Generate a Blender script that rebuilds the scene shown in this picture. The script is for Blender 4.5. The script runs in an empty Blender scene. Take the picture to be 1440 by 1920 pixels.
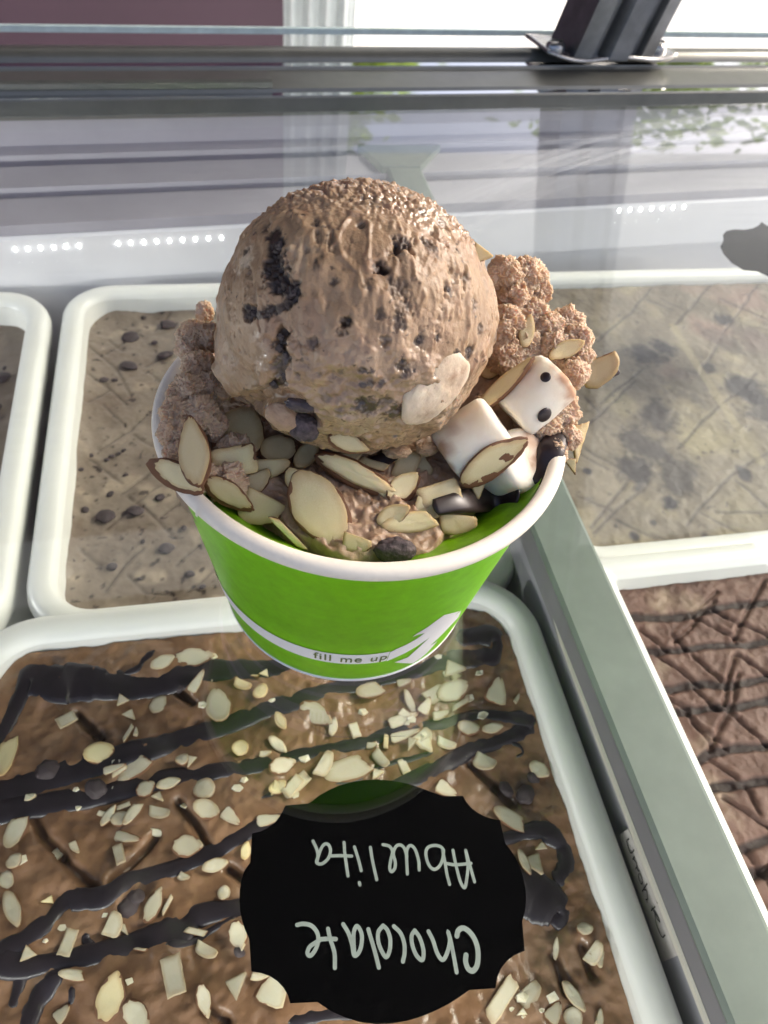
import bpy, bmesh, math, random
import numpy as np
from mathutils import Vector, Matrix
from mathutils.bvhtree import BVHTree

SC = bpy.context.scene
COL = SC.collection
R_ = math.radians
random.seed(7)
RNG = np.random.default_rng(11)

# ------------------------------------------------------------------ camera
CAM_R = Vector((0.97406063, -0.204759, 0.09633093))
CAM_U = Vector((0.09414764, 0.7538143, 0.6503078))
CAM_F = Vector((0.20577201, 0.62436989, -0.7535384))
CAM_C = Vector((-0.03432291, -0.13028625, 0.18464313))
FPX = 1440.0
cam_data = bpy.data.cameras.new("camera")
cam = bpy.data.objects.new("camera", cam_data)
COL.objects.link(cam)
M3 = Matrix((CAM_R, CAM_U, -CAM_F)).transposed()
cam.matrix_world = Matrix.Translation(CAM_C) @ M3.to_4x4()
cam_data.sensor_fit = 'HORIZONTAL'
cam_data.sensor_width = 36.0
cam_data.lens = 36.0
cam_data.clip_start = 0.01
cam_data.clip_end = 400.0
cam_data.dof.use_dof = True
cam_data.dof.focus_distance = 0.165
cam_data.dof.aperture_fstop = 40.0
SC.camera = cam

# ------------------------------------------------------------------ world, sun, exposure
SUN_AZ, SUN_EL = R_(76), R_(41)
w = bpy.data.worlds.new("World")
SC.world = w
w.use_nodes = True
nt = w.node_tree
sky = nt.nodes.new("ShaderNodeTexSky")
sky.sky_type = 'NISHITA'
sky.sun_disc = False
sky.sun_elevation = SUN_EL
sky.sun_rotation = SUN_AZ
sky.dust_density = 6.0
sky.air_density = 0.55
sky.ozone_density = 0.3
bg = nt.nodes["Background"]
bg.inputs["Strength"].default_value = 0.15
nt.links.new(sky.outputs[0], bg.inputs[0])
sun_d = bpy.data.lights.new("sun", 'SUN')
sun_d.energy = 1.35
sun_d.angle = R_(18)
sun_d.color = (1.0, 0.94, 0.86)
sun = bpy.data.objects.new("sun", sun_d)
COL.objects.link(sun)
sd = Vector((math.sin(SUN_AZ) * math.cos(SUN_EL), math.cos(SUN_AZ) * math.cos(SUN_EL), math.sin(SUN_EL)))
sun.rotation_euler = sd.to_track_quat('Z', 'Y').to_euler()
SC.view_settings.view_transform = 'Standard'
SC.view_settings.look = 'None'
SC.view_settings.exposure = 1.15
SC.view_settings.gamma = 1.0
SC.render.engine = 'CYCLES'
SC.cycles.max_bounces = 10
SC.cycles.transparent_max_bounces = 16
SC.cycles.use_denoising = True
SC.cycles.caustics_reflective = False
SC.cycles.caustics_refractive = False


# ------------------------------------------------------------------ layout helpers (points on real planes and surfaces)
def ray(px, py):
    d = CAM_R * ((px - 720) / FPX) - CAM_U * ((py - 960) / FPX) + CAM_F
    return d


def at(px, py, z):
    d = ray(px, py)
    return CAM_C + d * ((z - CAM_C.z) / d.z)


def aty(px, py, y):
    d = ray(px, py)
    return CAM_C + d * ((y - CAM_C.y) / d.y)


def depth_at(px, py, dep):
    return CAM_C + ray(px, py) * dep


# ------------------------------------------------------------------ noise in numpy
_perm = RNG.permutation(4096)
_grad = RNG.normal(size=(4096, 3))
_grad /= np.linalg.norm(_grad, axis=1, keepdims=True)


def _h(ix, iy, iz):
    return _perm[(_perm[(_perm[ix & 4095] + iy) & 4095] + iz) & 4095]


def perlin(p):
    p = np.asarray(p, float)
    i = np.floor(p).astype(np.int64)
    f = p - i
    s = f * f * f * (f * (f * 6 - 15) + 10)
    out = 0
    for dx in (0, 1):
        wx = s[:, 0] if dx else 1 - s[:, 0]
        for dy in (0, 1):
            wy = s[:, 1] if dy else 1 - s[:, 1]
            for dz in (0, 1):
                wz = s[:, 2] if dz else 1 - s[:, 2]
                g = _grad[_h(i[:, 0] + dx, i[:, 1] + dy, i[:, 2] + dz)]
                out = out + wx * wy * wz * ((f - (dx, dy, dz)) * g).sum(1)
    return out * 1.5


def fbm(p, o=4, gain=.5):
    a, t, s = 1.0, 0, 0
    for k in range(o):
        t = t + a * perlin(np.asarray(p) * (2.03 ** k) + k * 17.3)
        s += a
        a *= gain
    return t / s


def ridged(p, o=4):
    a, t, s = 1.0, 0, 0
    for k in range(o):
        t = t + a * (1 - np.abs(perlin(np.asarray(p) * (2.03 ** k) + k * 9.7)) * 2)
        s += a
        a *= .55
    return t / s


def worley(p, seed=0):
    """distance to the nearest of one jittered point per cell"""
    p = np.asarray(p, float) + seed * 31.7
    i = np.floor(p).astype(np.int64)
    best = np.full(len(p), 9.0)
    for dx in (-1, 0, 1):
        for dy in (-1, 0, 1):
            for dz in (-1, 0, 1):
                c = i + (dx, dy, dz)
                hh = _h(c[:, 0], c[:, 1], c[:, 2])
                q = c + .5 + .45 * _grad[hh]
                best = np.minimum(best, ((p - q) ** 2).sum(1))
    return np.sqrt(best)


def sstep(a, b, x):
    t = np.clip((x - a) / (b - a), 0, 1)
    return t * t * (3 - 2 * t)


# ------------------------------------------------------------------ mesh helpers
def props(o, label=None, cat=None, group=None, kind=None):
    if label: o["label"] = label
    if cat: o["category"] = cat
    if group: o["group"] = group
    if kind: o["kind"] = kind
    return o


def mesh_obj(name, verts, faces, mats, parent=None, smooth=True, mat_idx=None, tint=None):
    me = bpy.data.meshes.new(name)
    me.from_pydata([tuple(v) for v in verts], [], [tuple(f) for f in faces])
    if not isinstance(mats, (list, tuple)):
        mats = [mats]
    for m in mats:
        me.materials.append(m)
    if mat_idx is not None:
        me.polygons.foreach_set("material_index", np.asarray(mat_idx, dtype=np.int32))
    if tint is None and any(m.name in TINTED for m in mats):
        tint = np.zeros((len(me.vertices), 4))
    if smooth:
        me.polygons.foreach_set("use_smooth", np.ones(len(me.polygons), dtype=bool))
    if tint is not None:
        a = me.attributes.new("tint", 'FLOAT_COLOR', 'POINT')
        a.data.foreach_set("color", np.asarray(tint, dtype=np.float32).ravel())
    me.update()
    o = bpy.data.objects.new(name, me)
    COL.objects.link(o)
    if parent is not None:
        o.parent = parent
        o.matrix_parent_inverse = parent_inv(parent)
    return o


def parent_inv(p):
    return world_of(p).inverted()


def world_of(o):
    if o.parent is None:
        return o.matrix_basis.copy()
    return world_of(o.parent) @ o.matrix_parent_inverse @ o.matrix_basis


def empty(name, loc, label=None, cat=None, group=None):
    o = bpy.data.objects.new(name, None)
    o.empty_display_size = 0.01
    COL.objects.link(o)
    o.location = loc
    return props(o, label, cat, group)


_ico_cache = {}


def ico(sub):
    if sub not in _ico_cache:
        bm = bmesh.new()
        bmesh.ops.create_icosphere(bm, subdivisions=sub, radius=1)
        V = np.array([v.co[:] for v in bm.verts])
        Fc = [tuple(v.index for v in f.verts) for f in bm.faces]
        bm.free()
        _ico_cache[sub] = (V, Fc)
    return _ico_cache[sub]


def box(bm, lo, hi):
    vs = [bm.verts.new((x, y, z)) for x in (lo[0], hi[0]) for y in (lo[1], hi[1]) for z in (lo[2], hi[2])]
    for f in ((0, 1, 3, 2), (4, 6, 7, 5), (0, 4, 5, 1), (2, 3, 7, 6), (0, 2, 6, 4), (1, 5, 7, 3)):
        bm.faces.new([vs[i] for i in f])


def bm_obj(name, bm, mat, parent=None, smooth=False, bevel=0):
    if bevel:
        bmesh.ops.bevel(bm, geom=list(bm.edges), offset=bevel, segments=2, affect='EDGES', profile=.5)
    bmesh.ops.recalc_face_normals(bm, faces=bm.faces)
    V = [v.co[:] for v in bm.verts]
    bm.verts.index_update()
    Fc = [[v.index for v in f.verts] for f in bm.faces]
    bm.free()
    return mesh_obj(name, V, Fc, mat, parent, smooth)


def grid_faces(nu, nv, close_u=False):
    out = []
    for i in range(nu if close_u else nu - 1):
        for j in range(nv - 1):
            a = i * nv + j
            b = ((i + 1) % nu) * nv + j
            out.append((a, b, b + 1, a + 1))
    return out


def lathe(profile, seg=128):
    """rings of (r, z) -> verts, faces (outside is on the left of the running profile)"""
    V = []
    for i in range(seg):
        t = 2 * math.pi * i / seg
        for r, z in profile:
            V.append((r * math.cos(t), r * math.sin(t), z))
    return V, grid_faces(seg, len(profile), True)


def spline(pts, n=8):
    P = [np.array(p, float) for p in pts]
    if len(P) < 3:
        return [P[0] + (P[-1] - P[0]) * t for t in np.linspace(0, 1, n + 1)]
    Q = [2 * P[0] - P[1]] + P + [2 * P[-1] - P[-2]]
    out = []
    for i in range(1, len(Q) - 2):
        a, b, c, d = Q[i - 1:i + 3]
        for t in np.arange(n) / n:
            out.append(.5 * (2 * b + (c - a) * t + (2 * a - 5 * b + 4 * c - d) * t * t + (3 * b - a - 3 * c + d) * t ** 3))
    out.append(P[-1])
    return out


# ------------------------------------------------------------------ materials
def mat_new(name):
    m = bpy.data.materials.new(name)
    m.use_nodes = True
    n = m.node_tree
    return m, n, n.nodes["Principled BSDF"], n.nodes["Material Output"]


def nd(n, typ, **kw):
    x = n.nodes.new(typ)
    for k, v in kw.items():
        if k in x.inputs:
            x.inputs[k].default_value = v
        else:
            setattr(x, k, v)
    return x


def ramp(n, src, stops):
    r = n.nodes.new("ShaderNodeValToRGB")
    els = r.color_ramp.elements
    while len(els) < len(stops):
        els.new(.5)
    for e, (p, c) in zip(els, stops):
        e.position = p
        e.color = (c[0], c[1], c[2], 1) if not isinstance(c, float) else (c, c, c, 1)
    n.links.new(src, r.inputs[0])
    return r.outputs[0]


def noise_tex(n, scale, detail=6, rough=.6, coord="Object", dist=0.0, vec=None):
    if vec is None:
        tc = n.nodes.new("ShaderNodeTexCoord")
        vec = tc.outputs[coord]
    t = nd(n, "ShaderNodeTexNoise", Scale=scale, Detail=detail, Roughness=rough, Distortion=dist)
    n.links.new(vec, t.inputs["Vector"])
    return t.outputs["Fac"]


def mixc(n, fac, a, b):
    x = n.nodes.new("ShaderNodeMix")
    x.data_type = 'RGBA'
    for s, v in ((0, fac), (6, a), (7, b)):
        if hasattr(v, "is_output"):
            n.links.new(v, x.inputs[s])
        elif s == 0:
            x.inputs[0].default_value = v
        else:
            x.inputs[s].default_value = (v[0], v[1], v[2], 1)
    return x.outputs[2]


def math_n(n, op, a, b=None):
    x = n.nodes.new("ShaderNodeMath")
    x.operation = op
    for i, v in enumerate((a, b)):
        if v is None: continue
        if hasattr(v, "is_output"):
            n.links.new(v, x.inputs[i])
        else:
            x.inputs[i].default_value = v
    return x.outputs[0]


def bump(n, b, h, strength, dist):
    x = nd(n, "ShaderNodeBump", Strength=strength, Distance=dist)
    n.links.new(h, x.inputs["Height"])
    n.links.new(x.outputs[0], b.inputs["Normal"])
    return x


def plain(name, color, rough=.5, metal=0.0, var=.12, scale=120, bump_s=0.0, bump_d=.0005, bscale=400, sss=0.0, sssr=(.004, .003, .002), spec=.5, coat=0.0):
    m, n, b, o = mat_new(name)
    f = noise_tex(n, scale, 5, .6)
    c0 = tuple(max(0, x * (1 - var)) for x in color)
    c1 = tuple(min(1, x * (1 + var)) for x in color)
    n.links.new(ramp(n, f, [(.3, c0), (.7, c1)]), b.inputs["Base Color"])
    b.inputs["Roughness"].default_value = rough
    b.inputs["Metallic"].default_value = metal
    b.inputs["Specular IOR Level"].default_value = spec
    b.inputs["Coat Weight"].default_value = coat
    if sss:
        b.inputs["Subsurface Weight"].default_value = sss
        b.inputs["Subsurface Radius"].default_value = sssr
        b.inputs["Subsurface Scale"].default_value = 1.0
    if bump_s:
        bump(n, b, noise_tex(n, bscale, 6, .65), bump_s, bump_d)
    return m


ARC_C = (.4207, -.2402, 0)
ARC_R = .5627


def glass_material():
    m, n, b, o = mat_new("counter_glass")
    n.nodes.remove(b)
    tr = nd(n, "ShaderNodeBsdfTransparent", Color=(.955, .975, .965, 1))
    gl = nd(n, "ShaderNodeBsdfGlossy", Color=(1, 1, 1, 1), Roughness=.004)
    lw = nd(n, "ShaderNodeLayerWeight", Blend=.5)
    p5 = math_n(n, 'POWER', lw.outputs["Facing"], 5.0)
    fr = math_n(n, 'ADD', math_n(n, 'MULTIPLY', p5, .95), .04)
    mx = n.nodes.new("ShaderNodeMixShader")
    n.links.new(fr, mx.inputs[0])
    n.links.new(tr.outputs[0], mx.inputs[1])
    n.links.new(gl.outputs[0], mx.inputs[2])
    # wiped smears and fine dust on the glass
    tc = n.nodes.new("ShaderNodeTexCoord")
    mp = nd(n, "ShaderNodeMapping")
    mp.inputs["Rotation"].default_value = (0, 0, R_(-24))
    mp.inputs["Scale"].default_value = (6, 90, 1)
    n.links.new(tc.outputs["Object"], mp.inputs["Vector"])
    streak = noise_tex(n, 1.6, 5, .6, vec=mp.outputs[0], dist=.4)
    big = noise_tex(n, 7, 2, .5, vec=tc.outputs["Object"])
    dust = noise_tex(n, 900, 2, .7, vec=tc.outputs["Object"])
    s = math_n(n, 'MULTIPLY', ramp(n, streak, [(.5, 0.0), (.78, 1.0)]), ramp(n, big, [(.5, 0.0), (.66, 1.0)]))
    d = ramp(n, dust, [(.66, 0.0), (.8, .5)])
    sx_ = n.nodes.new("ShaderNodeSeparateXYZ"); n.links.new(tc.outputs["Object"], sx_.inputs[0])
    vs_ = n.nodes.new("ShaderNodeVectorMath"); vs_.operation = 'DISTANCE'
    n.links.new(tc.outputs["Object"], vs_.inputs[0]); vs_.inputs[1].default_value = ARC_C
    cb = n.nodes.new("ShaderNodeCombineXYZ")
    n.links.new(math_n(n, 'MULTIPLY', vs_.outputs["Value"], 170), cb.inputs[0])
    n.links.new(math_n(n, 'MULTIPLY', sx_.outputs[0], 5), cb.inputs[1])
    arcn = noise_tex(n, 1.0, 5, .6, vec=cb.outputs[0])
    band = nd(n, "ShaderNodeMapRange"); band.interpolation_type = 'SMOOTHSTEP'
    n.links.new(math_n(n, 'ABSOLUTE', math_n(n, 'SUBTRACT', vs_.outputs["Value"], ARC_R)), band.inputs[0])
    band.inputs[1].default_value = .030; band.inputs[2].default_value = .004
    xr = nd(n, "ShaderNodeMapRange"); n.links.new(sx_.outputs[0], xr.inputs[0]); xr.inputs[1].default_value = .06; xr.inputs[2].default_value = .16
    arcs_ = math_n(n, 'MULTIPLY', math_n(n, 'MULTIPLY', ramp(n, arcn, [(.42, 0.0), (.68, 1.0)]), band.outputs[0]), xr.outputs[0])
    s = math_n(n, 'ADD', s, math_n(n, 'MULTIPLY', arcs_, 3.0))
    far = nd(n, "ShaderNodeMapRange"); n.links.new(sx_.outputs[1], far.inputs[0]); far.inputs[1].default_value = .02; far.inputs[2].default_value = .16
    s = math_n(n, 'MULTIPLY', s, far.outputs[0])
    k = math_n(n, 'ADD', math_n(n, 'MULTIPLY', s, .10), math_n(n, 'MULTIPLY', math_n(n, 'MULTIPLY', d, far.outputs[0]), .03))
    k = math_n(n, 'ADD', k, .0002)
    df = nd(n, "ShaderNodeBsdfDiffuse", Color=(.8, .84, .88, 1))
    m2 = n.nodes.new("ShaderNodeMixShader")
    n.links.new(k, m2.inputs[0])
    n.links.new(mx.outputs[0], m2.inputs[1])
    n.links.new(df.outputs[0], m2.inputs[2])
    n.links.new(m2.outputs[0], o.inputs["Surface"])
    return m


TINTED = set()


def icecream_material(name, base, dark, light, scale=90, fine=700, rough=.42, sss=.25, bump_s=.5, bump_d=.0006, choc=(.018, .010, .010), spec=.45, pale=(.62, .50, .36), stain=(.30, .14, .11), coat=0.0):
    TINTED.add(name)
    """ice cream: mottled base colour; the tint attribute carries r = chocolate, g = pale cream, b = wet melt, a = reddish stain"""
    m, n, b, o = mat_new(name)
    f = noise_tex(n, scale, 6, .65)
    c = ramp(n, f, [(.28, dark), (.5, base), (.74, light)])
    f2 = noise_tex(n, fine, 4, .7)
    c = mixc(n, ramp(n, f2, [(.62, 0.0), (.74, .55)]), c, dark)
    at_ = nd(n, "ShaderNodeAttribute")
    at_.attribute_name = "tint"
    sp = n.nodes.new("ShaderNodeSeparateColor")
    n.links.new(at_.outputs["Color"], sp.inputs[0])
    c = mixc(n, sp.outputs[1], c, pale)
    c = mixc(n, at_.outputs["Alpha"], c, stain)
    c = mixc(n, sp.outputs[0], c, choc)
    n.links.new(c, b.inputs["Base Color"])
    wet = math_n(n, 'SUBTRACT', rough, math_n(n, 'MULTIPLY', sp.outputs[2], rough - .13))
    n.links.new(wet, b.inputs["Roughness"])
    b.inputs["Specular IOR Level"].default_value = spec
    if coat:
        n.links.new(math_n(n, 'MULTIPLY', sp.outputs[2], coat), b.inputs["Coat Weight"])
        b.inputs["Coat Roughness"].default_value = .06
    if sss:
        b.inputs["Subsurface Weight"].default_value = sss
        b.inputs["Subsurface Radius"].default_value = (.0035, .002, .0012)
        b.inputs["Subsurface Scale"].default_value = 1.0
    h = math_n(n, 'ADD', noise_tex(n, fine * .55, 6, .7), math_n(n, 'MULTIPLY', noise_tex(n, scale * 2, 4, .6), 1.4))
    bump(n, b, h, bump_s, bump_d)
    return m


def almond_material(name, base, light):
    m, n, b, o = mat_new(name)
    tc = n.nodes.new("ShaderNodeTexCoord")
    oi = n.nodes.new("ShaderNodeObjectInfo")
    mp = nd(n, "ShaderNodeMapping")
    mp.inputs["Scale"].default_value = (.25, 1.6, 1)
    n.links.new(tc.outputs["Object"], mp.inputs["Vector"])
    n.links.new(oi.outputs["Random"], mp.inputs["Location"])
    st = noise_tex(n, 900, 4, .6, vec=mp.outputs[0])
    bl = noise_tex(n, 160, 3, .5, vec=tc.outputs["Object"])
    c = ramp(n, st, [(.3, base), (.7, light)])
    c = mixc(n, math_n(n, 'MULTIPLY', ramp(n, bl, [(.45, 0.0), (.75, 1.0)]), .55), c, tuple(x * y for x, y in zip(base, (.72, .66, .5))))
    ea = nd(n, "ShaderNodeAttribute"); ea.attribute_name = "edge"
    eb = math_n(n, 'ADD', ea.outputs["Fac"], math_n(n, 'MULTIPLY', math_n(n, 'SUBTRACT', noise_tex(n, 420, 4, .6, vec=mp.outputs[0]), .5), .5))
    c = mixc(n, math_n(n, 'MULTIPLY', ramp(n, eb, [(.62, 0.0), (1.0, 1.0)]), .75), c, tuple(x * y for x, y in zip(base, (.62, .48, .34))))
    fine = noise_tex(n, 2600, 3, .7, vec=mp.outputs[0])
    c = mixc(n, math_n(n, 'MULTIPLY', ramp(n, fine, [(.55, 0.0), (.8, 1.0)]), .35), c, tuple(x * .7 for x in base))
    hs = nd(n, "ShaderNodeHueSaturation")
    n.links.new(math_n(n, 'ADD', math_n(n, 'MULTIPLY', oi.outputs["Random"], .42), .66), hs.inputs["Value"])
    n.links.new(c, hs.inputs["Color"])
    n.links.new(hs.outputs[0], b.inputs["Base Color"])
    b.inputs["Roughness"].default_value = .42
    b.inputs["Subsurface Weight"].default_value = .4
    b.inputs["Subsurface Radius"].default_value = (.003, .002, .001)
    b.inputs["Subsurface Scale"].default_value = 1.0
    bump(n, b, st, .3, .0003)
    return m


MAT = {}
MAT["glass"] = glass_material()
MAT["glass_edge"] = plain("glass_edge", (.55, .68, .66), .15)
MAT["scoop"] = icecream_material("scoop_ice_cream", (.345, .228, .132), (.215, .130, .073), (.45, .315, .198), 110, 800, coat=.8, bump_s=.35, stain=(.40, .245, .17))
MAT["mass"] = icecream_material("cup_ice_cream", (.41, .275, .175), (.25, .15, .09), (.52, .375, .26), 110, 700)
MAT["crumb"] = icecream_material("crumbly_ice_cream", (.56, .395, .265), (.39, .25, .155), (.68, .51, .375), 160, 900, rough=.55, sss=.4)
MAT["tan"] = icecream_material("tan_ice_cream", (.225, .180, .138), (.155, .115, .085), (.285, .235, .185), 45, 500, sss=0)
MAT["brown"] = icecream_material("brown_ice_cream", (.225, .125, .068), (.130, .068, .037), (.31, .185, .11), 38, 420, rough=.3, sss=0)
MAT["cocoa"] = icecream_material("dark_cocoa_ice_cream", (.145, .079, .060), (.083, .042, .032), (.205, .124, .098), 60, 450, rough=.6, sss=0, bump_s=.8, spec=.25)
MAT["ripple"] = icecream_material("rippled_ice_cream", (.20, .165, .125), (.12, .095, .072), (.27, .225, .17), 30, 400, rough=.6, sss=0, choc=(.020, .014, .022), pale=(.33, .28, .17), stain=(.25, .145, .125))
MAT["almond"] = almond_material("almond_face", (.80, .64, .33), (.92, .82, .54))
MAT["almond_pale"] = almond_material("almond_pale", (.60, .54, .385), (.78, .73, .58))
MAT["skin"] = plain("almond_skin", (.16, .066, .025), .55, var=.5, scale=500, bump_s=.5, bump_d=.0003)
MAT["chip"] = plain("chocolate_chip", (.045, .030, .032), .45, var=.5, scale=500, bump_s=.5, bump_d=.0004)
MAT["chip_dry"] = plain("frosted_chocolate", (.075, .055, .058), .65, var=.7, scale=700, bump_s=.7, bump_d=.0005, bscale=900)
MAT["chip_wet"] = plain("wet_chocolate", (.050, .034, .034), .25, var=.6, scale=600, bump_s=.4, bump_d=.0004)
MAT["sauce"] = plain("chocolate_sauce", (.022, .013, .013), .34, var=.3, scale=200)
MAT["fudge"] = plain("fudge_drizzle", (.020, .015, .019), .36, var=.3, scale=150, bump_s=.15, bump_d=.0006, bscale=200)
MAT["marsh"] = plain("marshmallow", (.86, .82, .74), .75, var=.03, scale=200, bump_s=.25, bump_d=.0003, bscale=900, sss=.5, sssr=(.006, .005, .004))
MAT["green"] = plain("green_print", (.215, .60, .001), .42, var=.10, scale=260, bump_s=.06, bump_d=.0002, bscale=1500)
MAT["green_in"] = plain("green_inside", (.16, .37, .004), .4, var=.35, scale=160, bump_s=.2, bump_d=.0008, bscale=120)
MAT["paper"] = plain("white_paper", (.88, .82, .70), .6, var=.03, scale=600, bump_s=.12, bump_d=.0002, bscale=1400)
MAT["print_white"] = plain("white_print", (.97, .96, .93), .5, var=.02, scale=600)
MAT["ink"] = plain("olive_ink", (.13, .17, .03), .6)
MAT["tub"] = plain("white_plastic", (.76, .76, .72), .38, var=.03, scale=40, bump_s=.05, bump_d=.0004, bscale=700, sss=.2, sssr=(.006, .006, .005))
MAT["liner"] = plain("white_liner", (.80, .79, .82), .25, var=.03, scale=20)
MAT["liner_dark"] = plain("freezer_floor_paint", (.27, .265, .29), .6, var=.2, scale=30)
MAT["rail"] = plain("grey_rail", (.40, .385, .43), .4, var=.06, scale=30)
MAT["groove"] = plain("rail_groove", (.26, .25, .28), .5, var=.1, scale=30)
MAT["divider"] = plain("grey_green_plastic", (.165, .195, .172), .45, var=.12, scale=60, bump_s=.08, bump_d=.0003, bscale=900)
MAT["divider_side"] = plain("divider_side", (.15, .148, .162), .5, var=.06, scale=60)
MAT["strip"] = plain("pale_strip", (.45, .43, .38), .4, var=.05)
MAT["tape"] = plain("masking_tape", (.40, .37, .35), .7, var=.15, scale=150, bump_s=.2, bump_d=.0003)
MAT["marker"] = plain("black_marker", (.02, .02, .02), .6)
MAT["label"] = plain("black_vinyl", (.0004, .0004, .0006), .7, var=.05, spec=.0)
MAT["chalk"] = plain("chalk_ink", (.36, .40, .37), .7, var=.12, scale=400)
MAT["alu"] = plain("brushed_aluminium", (.175, .178, .160), .30, metal=.6, var=.10, scale=50, bump_s=.05, bump_d=.0003, bscale=300)
MAT["mirror"] = plain("polished_aluminium", (.75, .76, .75), .05, metal=1.0, var=.03)
MAT["steel"] = plain("dark_steel", (.20, .205, .21), .3, metal=.8, var=.25, scale=60, bump_s=.15, bump_d=.0005, bscale=200)
MAT["steel_b"] = plain("flange_steel", (.50, .49, .47), .22, metal=.9, var=.2, scale=90, bump_s=.2, bump_d=.0006, bscale=250)
MAT["purple"] = plain("purple_wall", (.078, .038, .060), .35, var=.15, scale=3)
MAT["teal"] = plain("pale_teal_cloth", (.74, .82, .82), .7, var=.1, scale=12)
MAT["concrete"] = plain("pale_concrete", (.80, .79, .76), .8, var=.08, scale=2)
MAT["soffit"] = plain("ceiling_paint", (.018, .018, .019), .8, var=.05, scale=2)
MAT["bark"] = plain("bark", (.12, .09, .06), .9, var=.3, scale=8)
MAT["leaf"] = plain("leaf_green", (.10, .15, .03), .6, var=.5, scale=3)
_n = MAT["leaf"].node_tree
_t = nd(_n, "ShaderNodeBsdfTranslucent", Color=(.30, .42, .06, 1)); _x = nd(_n, "ShaderNodeMixShader", Fac=.5)
_n.links.new(_n.nodes["Principled BSDF"].outputs[0], _x.inputs[1]); _n.links.new(_t.outputs[0], _x.inputs[2])
_n.links.new(_x.outputs[0], _n.nodes["Material Output"].inputs["Surface"])


def glint_material():
    m, n, b, o = mat_new("lit_led")
    b.inputs["Base Color"].default_value = (1, 1, 1, 1)
    b.inputs["Emission Color"].default_value = (1, .98, .95, 1)
    b.inputs["Emission Strength"].default_value = 14.0
    return m


MAT["led"] = glint_material()


def fabric():
    m, n, b, o = mat_new("awning_fabric")
    n.nodes.remove(b)
    a_ = nd(n, "ShaderNodeBsdfDiffuse", Color=(.62, .64, .66, 1))
    t_ = nd(n, "ShaderNodeBsdfTranslucent", Color=(.44, .46, .47, 1))
    x = nd(n, "ShaderNodeMixShader", Fac=.55)
    n.links.new(a_.outputs[0], x.inputs[1]); n.links.new(t_.outputs[0], x.inputs[2])
    n.links.new(x.outputs[0], o.inputs["Surface"])
    return m


MAT["awning"] = fabric()

# ------------------------------------------------------------------ the setting: ground, ceiling, wall, glass, freezer
GZ = -0.92
n_ = 24
mesh_obj("ground", [(-60, -40, GZ), (60, -40, GZ), (60, 120, GZ), (-60, 120, GZ)], [(0, 1, 2, 3)], MAT["concrete"], smooth=False)["kind"] = "structure"
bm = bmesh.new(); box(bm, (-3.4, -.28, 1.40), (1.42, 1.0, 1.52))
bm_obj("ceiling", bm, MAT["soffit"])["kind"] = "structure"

V = []
for i in range(40):
    for j in range(16):
        V.append((-3.4 + 6.4 * i / 39, 1.0 + 2.45 * j / 15, 1.46 + .012 * math.sin(i * 1.1) * math.sin(math.pi * j / 15)))
aw = mesh_obj("awning", V, grid_faces(40, 16), MAT["awning"])  # unseen, added to pass soft daylight onto scoop and glass
props(aw, "pale fabric awning overhead that lets daylight through behind the cup", "awning")
bm = bmesh.new(); box(bm, (-3.0, 1.2, GZ), (0.128, 1.28, 1.40))
pw = bm_obj("purple_wall", bm, MAT["purple"])
props(pw, "dark purple wall behind the freezer on the left", "wall")

# pale teal cloth hanging just past the end of the purple wall, in soft folds
V = []
nx, nz = 60, 2
for i in range(nx):
    t = i / (nx - 1)
    for j in range(nz):
        V.append((.165 + .24 * t, 2.0 + .010 * math.sin(t * 34) + .005 * math.sin(t * 71), GZ + .02 + j * 1.9))
Fc = grid_faces(nx, nz)
cu = mesh_obj("curtain", V, Fc, MAT["teal"])
md = cu.modifiers.new("thick", 'SOLIDIFY'); md.thickness = .004
props(cu, "pale teal cloth hanging in folds past the purple wall", "curtain")


def tree(loc, h, spread, seed, label):
    rg = np.random.default_rng(seed)
    t = empty("tree", loc, label, "tree", "trees outside")
    V, Fc = [], []
    segs = []
    top = np.array((rg.normal() * .15, rg.normal() * .15, h * .62))
    segs.append((np.zeros(3), top, .11, .06))
    for k in range(9):
        a = rg.uniform(0, 2 * math.pi)
        s = top * rg.uniform(.55, 1.0)
        e = s + np.array((math.cos(a) * spread * rg.uniform(.4, .9), math.sin(a) * spread * rg.uniform(.4, .9), h * rg.uniform(.08, .32)))
        segs.append((s, e, .05, .015))
    for a, b, r0, r1 in segs:
        d = Vector(b - a).normalized()
        q = d.to_track_quat('Z', 'Y')
        base = len(V)
        for p, r in ((a, r0), (b, r1)):
            for i in range(7):
                v = q @ Vector((math.cos(i * .8976) * r, math.sin(i * .8976) * r, 0))
                V.append(tuple(np.array(v) + p))
        for i in range(7):
            Fc.append((base + i, base + (i + 1) % 7, base + 7 + (i + 1) % 7, base + 7 + i))
    mesh_obj("trunk", np.array(V) + np.array(loc), Fc, MAT["bark"], t)
    V, Fc = [], []
    for c in range(60):
        k = rg.integers(1, len(segs))
        ctr = segs[k][1] + rg.normal(size=3) * np.array((.38, .38, .3)) * spread * .55
        for l in range(38):
            p = ctr + rg.normal(size=3) * .16 * spread
            q = Vector(rg.normal(size=3)).normalized().to_track_quat('Z', 'Y')
            s = rg.uniform(.05, .1)
            base = len(V)
            for x, y in ((-s, 0), (0, -s * .5), (s, 0), (0, s * .5)):
                V.append(tuple(np.array(q @ Vector((x, y, 0))) + p))
            Fc.append((base, base + 1, base + 2, base + 3))
    mesh_obj("crown", np.array(V) + np.array(loc), Fc, MAT["leaf"], t, smooth=False)


tree((1.1, 7.4, GZ), 4.1, 1.0, 3, "small leafy tree outside, behind the curtain side")
tree((5.0, 7.0, GZ), 4.6, 1.3, 5, "taller leafy tree outside to the right of the steel post")
tree((6.6, 7.6, GZ), 4.2, 1.2, 8, "leafy tree outside farthest to the right")

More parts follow.
